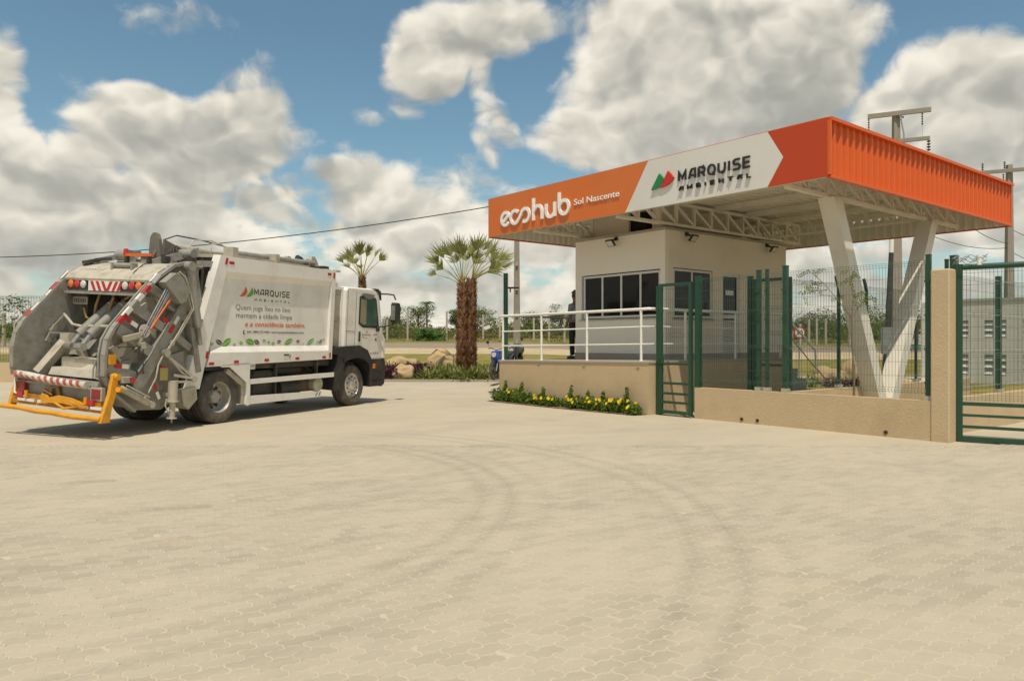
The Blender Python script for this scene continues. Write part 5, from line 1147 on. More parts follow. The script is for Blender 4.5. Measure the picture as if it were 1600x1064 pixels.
# door outline, window, pillar
ds=-1.224
def plate(pts,m_,name,y0=ds-.012,y1=ds,par=None): b=tb(); b.prism(pts,y0,y1,'y'); return TP(b,name,m_)
door=plate([(4.46,1.52),(4.46,2.93),(4.55,2.96),(5.30,2.94),(5.40,2.84),(5.60,1.98),(5.66,1.28),(5.16,1.26),(4.98,1.46),(4.75,1.53)],WHITE,'door')
plate([(4.555,2.12),(4.555,2.80),(4.61,2.83),(5.26,2.81),(5.32,2.76),(5.49,2.06),(5.44,2.02),(4.75,2.03)],BLACKP,'window_surround',ds-.018,ds-.013)
gl=plate([(4.60,2.14),(4.60,2.76),(4.64,2.785),(5.22,2.775),(5.27,2.73),(5.40,2.12),(5.37,2.08),(4.77,2.08)],GLASST,'door_window',ds-.022,ds-.0185)
plate([(4.62,2.16),(4.62,2.74),(4.86,2.74),(4.88,2.12),(4.78,2.10)],GLASSC,'painted_window_reflection',ds-.0235,ds-.0225)  # pale plate: a reflection painted over the door glass
plate([(4.44,1.50),(4.452,1.50),(4.452,2.95),(4.44,2.95)],PRGL,'door_seam',ds-.004,ds-.0005)
plate([(4.08,1.50),(4.088,1.50),(4.088,2.95),(4.08,2.95)],PRGL,'door_seam',ds-.004,ds-.0005)
plate([(4.62,2.86),(4.66,2.90),(5.18,2.88),(5.10,2.79),(4.95,2.75),(4.80,2.77)],PRGL,'rain_visor',ds-.06,ds-.024)
b=tb(); b.bbox(4.575,ds-.045,1.68,4.635,ds-.012,1.93,.01); TP(b,'door_handle',BLACKP)
plate([(4.06,1.93),(4.60,1.91),(4.60,1.925),(4.06,1.945)],PRGL,'crease_line',ds-.003,ds-.0005)
def dp(txt,x,z,w_,cap,m_,bold=0): b=tb(); place_text(b,txt,(x,ds-.014,z),Rt,Up,w_,cap,.002,bold); TP(b,'lettering',m_)
dp('MARQUISE',4.72,1.83,.40,.038,PRGL,.008); dp('MARQ',5.26,1.84,.15,.035,PRGL,.01); dp('91-',5.14,1.345,.11,.05,PRO,.01); dp('413.21',5.26,1.35,.27,.05,PRK,.01)
for x,mm in ((4.88,PRO),(4.94,PRG)): b=tb(); b.prism(leafpoly(LPT,x,1.905,.055,.06),ds-.016,ds-.0125,'y'); TP(b,'leaf_emblem',mm)
plate([(5.32,1.70),(5.42,1.70),(5.37,1.79)],PRK,'triangle_mark',ds-.016,ds-.0125); b=tb(); b.bar((4.74,ds-.014,1.79),(4.98,ds-.014,1.76),.01,.002,(0,1,0)); TP(b,'swoosh_mark',PRGL)
# windscreen and front
b=tb(); b.prism([(5.47,2.82),(5.52,2.80),(5.72,1.98),(5.66,1.98)],-1.08,1.08,'y'); TP(b,'windscreen',GLASST)
b=tb(); b.prism([(5.34,2.80),(5.62,2.76),(5.58,2.98),(5.44,3.05),(5.30,3.05)],-1.20,1.20,'y'); TP(b,'sun_visor',BLACKP)
b=tb(); b.prism([(5.60,1.98),(5.82,1.75),(5.84,1.25),(5.74,1.25),(5.72,1.75),(5.55,2.0)],-1.235,-1.18,'y'); TP(b,'corner_deflector',WHITE)
# fender, steps, bumper
fo=[(3.52,1.38),(3.56,1.52),(3.98,1.56),(4.60,1.58),(4.98,1.46),(5.16,1.24),(5.22,1.0),(5.24,.55),(5.14,.53),(5.11,.98),(5.04,1.12),(4.80,1.24),(4.50,1.27),(4.15,1.22),(3.98,1.16),(3.94,1.27),(3.70,1.36)]
b=tb(); b.prism(fo,-1.27,-.80,'y'); TP(b,'front_fender',BLACKP)
b=tb(); b.prism([(3.72,1.38),(3.90,1.34),(4.04,1.10),(3.98,.98),(3.86,.62),(3.86,.50),(3.62,.50),(3.64,.95),(3.70,1.15)],-1.26,-.78,'y'); TP(b,'fender_mudflap',BLACKP)
b=tb(); b.prism([(5.22,1.22),(5.84,1.22),(5.86,1.0),(5.84,.62),(5.70,.50),(5.24,.50)],-1.21,-.95,'y'); TP(b,'entry_steps',DARKG)
for z in (.60,.92): b=tb(); b.box(5.26,-1.255,z,5.74,-1.0,z+.035); TP(b,'step_tread',BLACKP)
b=tb(); b.prism([(5.60,1.24),(5.90,1.22),(5.96,.95),(5.94,.55),(5.80,.48),(5.70,.50)],-1.20,1.20,'y'); TP(b,'front_bumper',BLACKP)
b=tb(); b.bbox(5.24,-1.30,.98,5.33,-1.262,1.10,.01); TP(b,'indicator_lamp',LAMPO)
b=tb(); b.prism([(3.98,1.16),(5.05,1.12),(5.1,.6),(3.9,.6)],-.80,-.76,'y'); TP(b,'inner_arch',DARKG)
# mirrors
mr=tb(); mr.tube([(5.36,-1.24,2.92),(5.60,-1.40,2.93),(5.78,-1.47,2.92),(5.86,-1.48,2.80)],.020,7); mr.tube([(5.42,-1.24,2.05),(5.66,-1.38,2.10),(5.82,-1.46,2.14),(5.86,-1.48,2.24)],.018,7); mo=TP(mr,'mirror_arm',BLACKP)
b=tb(); b.prism([(5.76,2.22),(5.74,2.66),(5.78,2.72),(5.92,2.71),(5.98,2.60),(5.98,2.32),(5.93,2.20),(5.82,2.17)],-1.58,-1.42,'y'); b.build('mirror_housing',BLACKP,mo,org=(0,0,0))
b=tb(); b.box(5.735,-1.56,2.26,5.742,-1.44,2.64); b.build('mirror_glass',CHROME,mo,org=(0,0,0))
b=tb(); b.bbox(5.34,-1.30,1.94,5.46,-1.24,2.06,.02); b.build('wide_angle_mirror',BLACKP,mo,org=(0,0,0))
mr=tb(); mr.tube([(5.36,1.24,2.92),(5.78,1.47,2.92),(5.86,1.48,2.2),(5.42,1.24,2.05)],.018,6); b=mr; b.prism([(5.76,2.2),(5.76,2.7),(5.95,2.7),(5.95,2.2)],1.42,1.58,'y'); TP(b,'mirror_arm',BLACKP)
# ------------------------------------------------------------ vegetation helpers
def tris_cloud(c,r,n,size,flat=.6,up=0):
    """random leaf quads on/within ellipsoid; returns verts (n*4,3)"""
    c=np.array(c);r=np.array(r)
    d=rng.normal(size=(n,3)); d/=np.linalg.norm(d,axis=1)[:,None]
    rad=rng.uniform(.45,1.0,(n,1))**.6; bump=1+.25*np.sin(d[:,:1]*5+c[0]*3)*np.cos(d[:,1:2]*4+c[1]*2)
    p=c+d*rad*r*bump
    u=rng.normal(size=(n,3)); u[:,2]*=flat; u/=np.linalg.norm(u,axis=1)[:,None]
    w=np.cross(u,rng.normal(size=(n,3))); w/=np.linalg.norm(w,axis=1)[:,None]
    s=size*rng.uniform(.6,1.3,(n,1)); 
    return np.stack([p-u*s,p+w*s*.45,p+u*s,p-w*s*.45],1).reshape(-1,3)
def leafmesh(name,V,m_,parent=None,**k):
    n=len(V)//4; return fast(name,V,np.arange(n*4).reshape(-1,4),m_,parent,**k)
def gz(x,y): return float(T0(x,y))
BARKD=mat('dark_bark',(.10,.085,.055),.9,var=.2)
# scrub belt beyond the road: one mass of bushes, trees that stand out are things
Vs=[];Vd=[]
for k in range(1500):
    x=random.uniform(-120,150); y=random.uniform(80,135); h=random.uniform(1.1,2.5)*(1+.25*math.sin(x*.13)+.15*math.sin(x*.41+1)); w=random.uniform(1.2,3.0)
    if x>22: h*=1.15
    z=gz(x,y)
    (Vs if random.random()<.8 else Vd).append(tris_cloud((x,y,z+h*.5),(w,w*.8,h*.62),150,.11+.0008*y))
leafmesh('scrub_thicket',np.concatenate(Vs),L_TREE,kind='stuff',label='belt of green bushes and small trees beyond the road',cat='bushes')
for k in range(420):
    x=random.uniform(-110,130); y=random.uniform(69,84); h=random.uniform(.3,.9); z=gz(x,y); Vd.append(tris_cloud((x,y,z+h*.4),(random.uniform(.8,2.0),.9,h*.6),80,.09))
leafmesh('dry_undergrowth',np.concatenate(Vd),L_DRY,kind='stuff',label='dry yellow undergrowth in front of the bush belt',cat='undergrowth')
def tree(px,y,h,cw,label,umbrella=False,group='trees standing out of the far scrub'):
    x=(px-800)/1176*y; z=gz(x,y); h*=.76; cw*=1.15; t=thing('tree',label,'tree',(x,y,z),group=group)
    m=MB(); m.tube([(x,y,z-.1),(x+.1,y,z+h*.35),(x+.15,y,z+h*.75)],.1,7,[.10,.07,.04])
    for k in range(4): a=k*1.6; m.tube([(x+.1,y,z+h*.4),(x+.1+cw*.35*math.cos(a),y+cw*.35*math.sin(a),z+h*.72)],.05,5,[.07,.03])
    m.build('trunk',BARKD,t)
    P=[]
    for k in range(20):
        a=random.uniform(0,6.3); rr=cw*.42*random.random()**.5; zz=z+h*(random.uniform(.50,.95) if umbrella else random.uniform(.4,.92))
        P.append(tris_cloud((x+rr*math.cos(a),y+rr*math.sin(a),zz),(cw*.28,cw*.28,h*(.10 if umbrella else .19)),170,.085))
    o=leafmesh('crown',np.concatenate(P),L_TREE,t); o.location=(-x,-y,-z)
for a in ((624,92,4.0,3.0,'round green tree rising above the far scrub just right of the cab'),(652,95,5.4,3.2,'thin umbrella-topped tree with bare stem right of the truck cab',True),(745,90,4.9,4.2,'spreading brownish-green tree in the far scrub left of the palm',True),(712,93,4.6,1.8,'slender tree just right of the small green palm in the scrub',True),
          (875,88,5.2,2.2,'flat-topped dark tree seen just left of the guard',True),(830,93,4.0,3.5,'low rounded tree behind the white guardrail'),(1290,90,4.8,4.5,'green tree behind the sign and mesh fence'),(1432,60,4.2,5.5,'bushy dark green tree left of the beige pillar'),(1345,75,4.4,5.0,'rounded green tree seen between the legs of the V column'),(1262,95,4.4,4,'dense green tree left of centre behind the inner mesh fence')): tree(*a)
# tree left behind truck: loose open crown
def loose_tree(x,y,h,cw,label):
    z=gz(x,y); t=thing('tree',label,'tree',(x,y,z)); m=MB(); P=[]; m.tube([(x,y,z-.1),(x,y,z+h*.4)],.08,7,[.09,.07])
    for k in range(16):
        a=random.uniform(0,6.3); e=random.uniform(.15,1.3); L=h*random.uniform(.45,.65); tip=(x+cw*.5*math.cos(a)*math.cos(e)*1.6,y+cw*.4*math.sin(a),z+h*.35+L*math.sin(e)); m.tube([(x,y,z+h*.35),((x+tip[0])/2,(y+tip[1])/2,(z+h*.35+tip[2])/2+.1),tip],.02,4,[.035,.02,.008])
        P.append(tris_cloud(tip,(.45,.45,.32),60,.07)); P.append(tris_cloud(((x+tip[0])/2,(y+tip[1])/2,(z+h*.5+tip[2])/2),(.35,.35,.3),26,.06))
    m.build('trunk',BARKW,t); o=leafmesh('crown',np.concatenate(P),L_TREE,t); o.location=(-x,-y,-z)
loose_tree(-19.6,32,3.4,3.0,'thin-leaved open tree behind the mesh fence left of the truck')
# green date-like palm in scrub
def frond_palm(x,y,h,label):
    z=gz(x,y); t=thing('palm_tree',label,'palm tree',(x,y,z)); m=MB(); m.tube([(x,y,z),(x,y,z+h*.8)],.1,8,[.12,.07]); m.build('trunk',BARKW,t)
    def fr(mb,c,n,L,dr):
        for k in range(n):
            a=2*math.pi*k/n+random.random(); e=random.uniform(-.2,1.1); pts=[]
            for s in np.linspace(0,1,7): pts.append(np.array(c)+np.array((math.cos(a)*L*s*math.cos(e*(1-s*.5)),math.sin(a)*L*s,L*(math.sin(e)*s-dr*s*s))))
            for i in range(6):
                p,q=pts[i],pts[i+1]; d=q-p; sd=np.cross(d,(0,0,1)); sd=sd/(np.linalg.norm(sd)+1e-6)
                for sg in (-1,1):
                    w=L*.20*(1-abs(i/6-.4)); mb.append([p,p+d*.55,q+sg*sd*w-np.array((0,0,w*.5)),p+d*.3+sg*sd*w*.8-np.array((0,0,w*.4))])
    mb=[]; fr(mb,(x,y,z+h*.82),18,h*.22,.75); fr(mb,(x,y,z+.5),30,h*.38,.55); fr(mb,(x+.9,y,z+.3),22,h*.33,.6); fr(mb,(x-.5,y,z+.9),20,h*.25,.6)
    o=leafmesh('crown',np.array(mb).reshape(-1,3),L_PALMG,t); o.location=(-x,-y,-z)
frond_palm((667-800)/1176*72,72,4.3,'dark green feathery palm with skirt of leaves in the far scrub')
# far concrete fence posts
ORD=['first','second','third','fourth','fifth','sixth','seventh','eighth','ninth']
fpx=[(605,75,2.0),(637,73,2.9),(698,76,2.85),(755,75,2.5),(781,75,2.3),(810,75,2.5),(834,74,2.45),(858,74,2.5),(882,74,2.4),(1237,62,1.5),(1250,66,2.0),(1264,70,2.4),(1276,70,2.5),(1290,70,2.5),(1327,70,2.2),(6,58,2.6),(40,60,2.5)]
m=MB(); m.box(-.09,-.09,-.1,.09,.09,1); fp=None
for i,(px,y,h) in enumerate(fpx):
    x=(px-800)/1176*y; z=gz(x,y)
    lab='white concrete fence post standing alone at the far left edge' if px==6 else ('white concrete post beyond the left mesh fence nearer the truck' if px==40 else (ORD[i]+' thin white concrete fence post to the right of the truck cab' if i<9 else ORD[i-9]+' thin white concrete fence post right of the guardhouse beyond the sign'))
    if fp is None: fp=m.build('fence_post',COPE,None,WORLD,(0,0,0),label=lab,cat='fence post',group='far concrete fence posts beyond the road'); o=fp
    else: o=fp.copy(); COL.objects.link(o); o['label']=lab
    o['group']='far concrete fence posts beyond the road'
    o.location=(x,y,z); o.scale=(1,1,h)
m=MB(); y=75; x0=(709-800)/1176*y; z=gz(x0,y); m.bar((x0,y,z+.1),((723-800)/1176*y,y,z+2.0),.15,.15,(0,1,0)); m.build('brace_post',COPE,None,WORLD,(x0,y,z),label='slanting concrete brace post left of the double palm',cat='brace post')
m=MB(); y=70; 
for h in (.5,.9,1.3,1.7,2.1):
    m.tube([(x,75,gz(x,75)+h) for x in np.linspace(-13,6,8)],.008,3)
m.build('fence_wire',SKYG,None,WORLD,(-4,75,2),label='thin wires strung between the far concrete posts',cat='fence wire')
y=72; x=(761-800)/1176*y; z=gz(x,y); m=MB(); c=Vector((x,y,z+1.25)); m.bar(c-Vector((.28,0,.1)),c+Vector((.28,0,.12)),.03,.34,(0,0,1)); m.build('sign_plate',REFW,None,WORLD,tuple(c),label='small tilted blank white sign hung on the far fence',cat='sign')
# ------------------------------------------------------------ fan palms
def fan_palm(base,h,r,lean,crown,label,two=None,dens=.45):
    x,y=base; z=gz(x,y); t=thing('fan_palm',label,'palm tree',(x,y,z))
    trunks=[(0,0,lean,h)]+([two] if two else [])
    for (dx,dy,ln,hh) in trunks:
        m=MB(); rs=[r*1.12,r*1.0,r*.98,r*.95,r*.9,r*.85,r*.6]; P0=[(dx+ln*s,dy,hh*s) for s in np.linspace(0,1,7)]; m.tube([(x+a,y+b,z+c) for a,b,c in P0],r,16,rs)
        m.build('trunk',BARK,t)
        q=[];N=int(hh*150)
        for k in range(N):
            s=(k+random.random())/N; a=k*2.39996; cx,cy,cz=x+dx+ln*s,y+dy,z+hh*s; rr=r*(1.1-.28*s)
            o=np.array((cx+rr*math.cos(a),cy+rr*math.sin(a),cz)); n=np.array((math.cos(a),math.sin(a),0)); sd=np.array((-math.sin(a),math.cos(a),0)); L=random.uniform(.08,.19); w=random.uniform(.035,.065)
            tip=o+n*L*.55+np.array((0,0,L)); q+= [o-sd*w-n*.02,o+sd*w-n*.02,tip+sd*w*.5,tip-sd*w*.5,o-sd*w-n*.02+np.array((0,0,.02)),tip-sd*w*.5,tip+sd*w*.5,o+sd*w*.9+np.array((0,0,.05))-n*.03]
        o=leafmesh('leaf_stubs',np.array(q),BARKL,t,kind='stuff'); o.location=(-x,-y,-z)
    crown=list(crown)+[(c_0[0],c_0[1]+random.uniform(-9,9),c_0[2]+random.choice((-.5,.5)),c_0[3]*random.uniform(.78,1.08),c_0[4]*random.uniform(.85,1.05),(random.uniform(-.8,.8),-1,random.uniform(-.2,.7))) for c_0 in crown if random.random()<dens]
    for (ti,ax,az_,L,fr,side) in crown:
        dx,dy,ln,hh=trunks[ti]; b=np.array((x+dx+ln,y+dy,z+hh-.03)); d=np.array((math.sin(R(ax)),az_,math.cos(R(ax)))); d/=np.linalg.norm(d)
        hub=b+d*L-np.array((0,0,.05*L*abs(math.sin(R(ax)))))
        spr=random.choice((34,44,54,66)); side=(side[0]+random.uniform(-.9,.9),side[1],side[2]+random.uniform(-.3,.3)); mm=MB(); mm.tube([tuple(b),tuple((b+hub)/2+np.array((0,0,.05*L))),tuple(hub)],.018,5,[.028,.017,.010]); pt=mm.build('leaf_stalk',L_PETI,t)
        # fan plane contains d; normal mostly facing "side"
        nrm=np.array(side,float); nrm-=d*nrm.dot(d); nrm/=np.linalg.norm(nrm); sdv=np.cross(d,nrm); q=[]
        ns=17
        for k in range(ns):
            a=R((-1+2*k/(ns-1))*spr); dd=d*math.cos(a)+sdv*math.sin(a)+nrm*.25*abs(math.sin(a)); dd/=np.linalg.norm(dd)
            LL=fr*1.22*(1-.30*(abs(a)/1.2)**2)*random.uniform(.75,1.15); wv=np.cross(dd,nrm); wv/=np.linalg.norm(wv)
            mid=hub+dd*LL*.5; end=hub+dd*LL-np.array((0,0,LL*.12*random.random()))
            w=LL*.030; pl=nrm*w*.6; end=end+sdv*random.uniform(-.06,.06)
            q+=[hub,mid+wv*w,mid+pl,hub+pl*.1, hub,mid+pl,mid-wv*w,hub-pl*.05, mid+wv*w,end,end-pl*.05,mid+pl, mid+pl,end,end+pl*.01,mid-wv*w]
        o=leafmesh('fan_leaf',np.array(q),L_PALM,t); o.location=(-x,-y,-z)
BARKL=leaf_mat('palm_leaf_stubs',(.14,.06,.035),(.60,.38,.23),.9,0)
crown=[(0,-66,.05,1.15,.36,(.2,-1,.3)),(0,-48,.1,1.30,.62,(.6,-1,.4)),(0,-34,.1,1.35,.66,(.4,-1,.4)),(0,-22,-.2,1.25,.7,(.3,-1,.2)),(0,-8,.25,1.35,.68,(0,-1,.2)),(0,2,-.3,1.15,.62,(0,-1,.1)),(0,14,.3,1.35,.66,(-.2,-1,.2)),(1,8,-.1,1.2,.66,(0,-1,.3)),(1,20,.15,1.35,.68,(-.3,-1,.3)),(1,33,-.1,1.35,.62,(-.5,-1,.4)),(1,52,.1,1.40,.66,(-.4,-1,.5)),(1,64,-.1,1.35,.60,(-.6,-1,.5)),(1,40,.4,1.3,.62,(-.5,-1,.6)),(0,-16,.5,1.1,.6,(0,-1,.6)),(1,58,0,.95,.60,(-.2,-1,.6)),(0,6,.6,1.2,.6,(0,-1,.6))]
PY=30.0
fan_palm(((722-800)/1176*PY,PY),3.62,.200,.02,crown,'double-trunked fan palm with shaggy brown trunks left of the guardhouse',two=(.33,.10,.05,3.80,))
PY2=36.0
crown2=[(0,-38,.1,1.25,.85,(.5,-1,.4)),(0,-24,-.2,1.2,.8,(.3,-1,.3)),(0,-10,.3,1.3,.8,(.2,-1,.2)),(0,-3,-.3,1.25,.95,(0,-1,.1)),(0,8,.3,1.2,.8,(1,-.6,.1)),(0,15,-.1,1.35,.8,(.9,-.4,.2)),(0,30,.2,1.3,.85,(-.4,-1,.4)),(0,48,-.1,1.3,.8,(-.3,-1,.5)),(0,-52,-.1,1.25,.7,(.3,-1,.5)),(0,-30,.6,1.1,.7,(0,-1,.6))]
fan_palm(((566-800)/1176*PY2,PY2),4.15,.16,.0,[(a_[0],a_[1]*.9,a_[2],a_[3]*.95,a_[4]*.66,a_[5]) for a_ in crown2],'fan palm rising behind the truck cab roof',None,.25)
# ------------------------------------------------------------ bed: boulders, purple and strappy plants
def boulder(c,r,label,seed):
    bm=bmesh.new(); bmesh.ops.create_icosphere(bm,subdivisions=4,radius=1)
    from mathutils import noise as mn
    for v in bm.verts:
        p=v.co.copy(); n=mn.noise(p*1.1+Vector((seed,0,0)))*.34+mn.noise(p*2.6+Vector((seed,5,0)))*.15+mn.noise(p*7+Vector((0,seed,0)))*.04; 
        q=p*(1+n); q.x=max(-.95,min(.92,q.x)); v.co=Vector((q.x*r[0],q.y*r[1],q.z*r[2]))
    me=bpy.data.meshes.new('boulder'); bm.to_mesh(me); bm.free(); me.materials.append(ROCK)
    for p in me.polygons: p.use_smooth=True
    o=bpy.data.objects.new('boulder',me); COL.objects.link(o); o.location=c; o['label']=label; o['category']='boulder'
def at(px,y,dz=0): x=(px-800)/1176*y; return (x,y,gz(x,y)+dz)
boulder(at(630,27.9,.22),(.42,.4,.36),'squarish tan boulder in front among purple plants near the truck cab',1.3)
boulder(at(625,30.3,.30),(.75,.5,.40),'long low tan boulder behind the purple plants close to the cab',4.4)
boulder(at(688,31.5,.40),(.62,.5,.55),'large pale layered boulder left of the double palm',7.7)
boulder(at(742,28.5,.14),(.16,.15,.22),'small pale stone at the foot of the double palm',2.2)
def clump(fn,name,label,cat,c,m_,group): 
    V=fn(c); o=leafmesh(name,V-np.array(c),m_,label=label,cat=cat,group=group); o.location=c
    return o
def blades(c,n,L,spread,w=.03,droop=.5):
    q=[]
    for k in range(n):
        a=random.uniform(0,6.3); l=L*random.uniform(.6,1.1); e=random.uniform(.25,1.35); b=np.array(c)+np.array((random.gauss(0,spread*.3),random.gauss(0,spread*.3),0)); d=np.array((math.cos(a)*math.cos(e),math.sin(a)*math.cos(e),math.sin(e))); sd=np.array((-math.sin(a),math.cos(a),0))*w
        m1=b+d*l*.6; m2=b+d*l*1.0-np.array((0,0,l*droop*math.cos(e)*.5)); q+=[b-sd*.6,b+sd*.6,m1+sd,m1-sd,m1-sd,m1+sd,m2+sd*.15,m2-sd*.15]
    return np.array(q)
for k,(px,y) in enumerate([(598,27.6),(604,28.6),(611,27.5),(616,29.2),(607,30.0),(622,28.7),(640,28.9),(648,28.3),(655,29.0),(662,28.6),(668,29.6),(634,30),(652,30.4),(643,29.8),(600,29.5)]):
    lab=['dark purple leafy plant near the cab and boulders','purple ground plant between the tan boulders'][k>5]
    clump(lambda c:tris_cloud((c[0],c[1],c[2]+.22),(.30,.3,.32),260,.055),'purple_plant',lab,'plant',at(px,y),L_PURP,'purple plants in the roadside bed by the cab' if k<=5 else 'purple plants in the roadside bed among boulders')
for k,(px,y) in enumerate([(672,28.0),(680,28.8),(688,27.9),(696,28.6),(703,27.8),(711,28.6),(719,27.6),(737,27.7),(746,28.3),(753,27.6),(760,28.4),(768,27.6),(775,28.3),(667,27.6),(683,29.6),(700,29.5),(757,29.3),(771,29.4),(728,27.3),(782,27.9)]):
    left=px<724
    clump(lambda c:blades(c,75,.62,.5),'strap_leaved_plant','variegated strap-leaved plant left of the double palm' if left else 'variegated strap-leaved plant right of the double palm','plant',at(px,y),L_STRAP,'strap-leaved plants left of the double palm' if left else 'strap-leaved plants right of the double palm')
# grass edge and lawn blades
q=[]
for k in range(9000):
    y=27.2+random.random()**2*9; x=random.uniform(-8,10) if y<29 else random.uniform(-8,12); 
    if y<edge(x)+.15: continue
    z=gz(x,y); a=random.uniform(0,6.3); l=random.uniform(.05,.13); q+=[(x-.012,y,z),(x+.012,y,z),(x+.01+.04*math.cos(a),y+.04*math.sin(a),z+l),(x-.01+.04*math.cos(a),y+.04*math.sin(a),z+l)]
leafmesh('grass_blades',np.array(q),L_GRASS,kind='stuff',label='short grass along the edge of the roadside lawn',cat='grass')
# ------------------------------------------------------------ flowering shrubs at the foot of the terrace
NS_=0
for k in range(29):
    a=-5.15+k*.178+random.uniform(-.04,.04); 
    if -2.58<a<-2.46: continue
    b=-.20+random.uniform(-.06,.05); h=random.uniform(.20,.34); spk=k in (2,6,11,16,19,22,26)
    p=bw(a,b,0); t=thing('flowering_shrub','','shrub',tuple(p),group='yellow-flowered shrubs along the foot of the terrace wall')
    P=[tris_cloud((0,0,h*.55),(.15,.14,h*.62),230,.040),tris_cloud((.08,.03,h*.4),(.12,.12,h*.45),90,.036)]
    if spk:
        hh=random.uniform(.42,.58); P.append(tris_cloud((.02,0,hh*.8),(.045,.045,hh*.30),90,.035)); P.append(tris_cloud((0,0,hh*.5),(.08,.08,hh*.3),90,.04))
    leafmesh('foliage',np.concatenate(P),L_SHRUB,t); nf=random.choice([0,0,1,2,3]) if a<-2.6 else random.choice([1,2,3,4,2]); nf=nf if not(a<-4.6) else 0
    for j in range(nf):
        ang=random.uniform(0,6.3); f=Vector((random.uniform(-.12,.12),random.uniform(-.16,.02),h*random.uniform(.75,1.15))); f=f-Vector((V.x,V.y,0))*random.uniform(.08,.14); q=[]
        nrm=Vector((-V.x*.7-.2,-V.y*.7,.5)).normalized(); s1=nrm.orthogonal().normalized(); s2=nrm.cross(s1)
        for pth in range(5):
            A1=2*math.pi*pth/5; d=s1*math.cos(A1)+s2*math.sin(A1); e=s1*math.cos(A1+1.57)+s2*math.sin(A1+1.57); q+=[tuple(f),tuple(f+d*.03+e*.018+nrm*.005),tuple(f+d*.045+nrm*.012),tuple(f+d*.03-e*.018+nrm*.005)]
        leafmesh('flower',np.array(q),FLOW,t)
    t['label']=('shrub with tall leafy spike ' if spk else 'low bushy green shrub ')+('bearing yellow flowers' if nf else 'without flowers')+', '+['first','second','third','fourth','fifth','sixth','seventh','eighth','ninth','tenth','eleventh','twelfth','thirteenth','fourteenth','fifteenth','sixteenth','seventeenth','eighteenth','nineteenth','twentieth','twenty-first','twenty-second','twenty-third','twenty-fourth','twenty-fifth','twenty-sixth','twenty-seventh','twenty-eighth','twenty-ninth'][NS_]+' from the left by the terrace wall'; NS_+=1
# soil strip under shrubs
m=MB(); m.prism([(-5.3,-.001),(-5.3,-.42),(-2.5,-.46),(-.15,-.36),(-.05,-.001)],.016,.02,'z'); m.build('planting_soil',GSOIL,None,BF,(-2.6,-.2,.0),kind='structure')
# ------------------------------------------------------------ poles and wires
def tconc(x,y,z0,h,w0,w1,name,label):
    t=thing(name,label,'utility pole',(x,y,z0)); m=MB(); N=4
    m.add([(x-w0/2,y-w0*.4,z0-.2),(x+w0/2,y-w0*.4,z0-.2),(x+w0/2,y+w0*.4,z0-.2),(x-w0/2,y+w0*.4,z0-.2),(x-w1/2,y-w1*.4,z0+h),(x+w1/2,y-w1*.4,z0+h),(x+w1/2,y+w1*.4,z0+h),(x-w1/2,y+w1*.4,z0+h)],[(0,3,2,1),(4,5,6,7),(0,1,5,4),(1,2,6,5),(2,3,7,6),(3,0,4,7)])
    m.build('shaft',POLE,t); return t
y=34; x=(807.5-800)/1176*y; t=tconc(x,y,gz(x,y),6.6,.34,.22,'utility_pole','concrete pole left of the guardhouse behind the tall green post')
for zz_ in (1.1,2.35,3.5,4.6):
    m=MB(); m.box(x-.06,y-.19,gz(x,y)+zz_,x+.06,y-.12,gz(x,y)+zz_+.18); m.build('recess',CONC,t)
y=34; x=(1400-800)/1176*y; z=gz(x,y); t=tconc(x,y,z,11.9-z,.50,.26,'utility_pole','tall concrete pole with two crossarms rising behind the orange canopy')
d=Vector((.90,-.43,0))   # crossarm direction
def xarm(t,c,L0,L1,h,m_=POLE): m=MB(); c=Vector(c); m.bar(c-d*L0+Vector((0,-.2,0)),c+d*L1+Vector((0,-.2,0)),.12,h); m.build('crossarm',m_,t)
c=Vector((x,y,11.85)); xarm(t,c,1.25,1.30,.20)
c2=Vector((x,y,10.6)); m=MB(); m.bar(c2+Vector((0,-.2,0)),c2+d*1.25+Vector((0,-.2,0)),.12,.16); m.build('crossarm',POLE,t)
def insul(t,p,L=.35,n=5,r=.045): 
    m=MB(); p=Vector(p); m.cyl(p,p-Vector((0,0,L)),.015,n=6)
    for k in range(n): m.cyl(p-Vector((0,0,L*(k+.4)/n)),p-Vector((0,0,L*(k+.8)/n)),r,r*.6,8)
    m.build('insulator',DARKG,t)
for q_ in (-1.2,.95): insul(t,Vector((x,y-.2,11.75))+d*q_,.55)
insul(t,Vector((x,y-.2,10.52))+d*1.2,.5,4,.09); m=MB(); m.tube([Vector((x,y-.2,11.2))+d*.95,Vector((x,y-.2,10.7))+d*.95],.006,4); m.build('jumper_wire',SKYG,t)
m=MB(); m.tube([(x+.12,y-.2,11.6),(x+.2,y-.3,10.9),(x+.22,y-.3,10.2)],.03,6); m.bar((x+.02,y-.25,11.7),(x+.22,y-.25,11.65),.06,.08); m.build('riser_cable',SKYG,t)
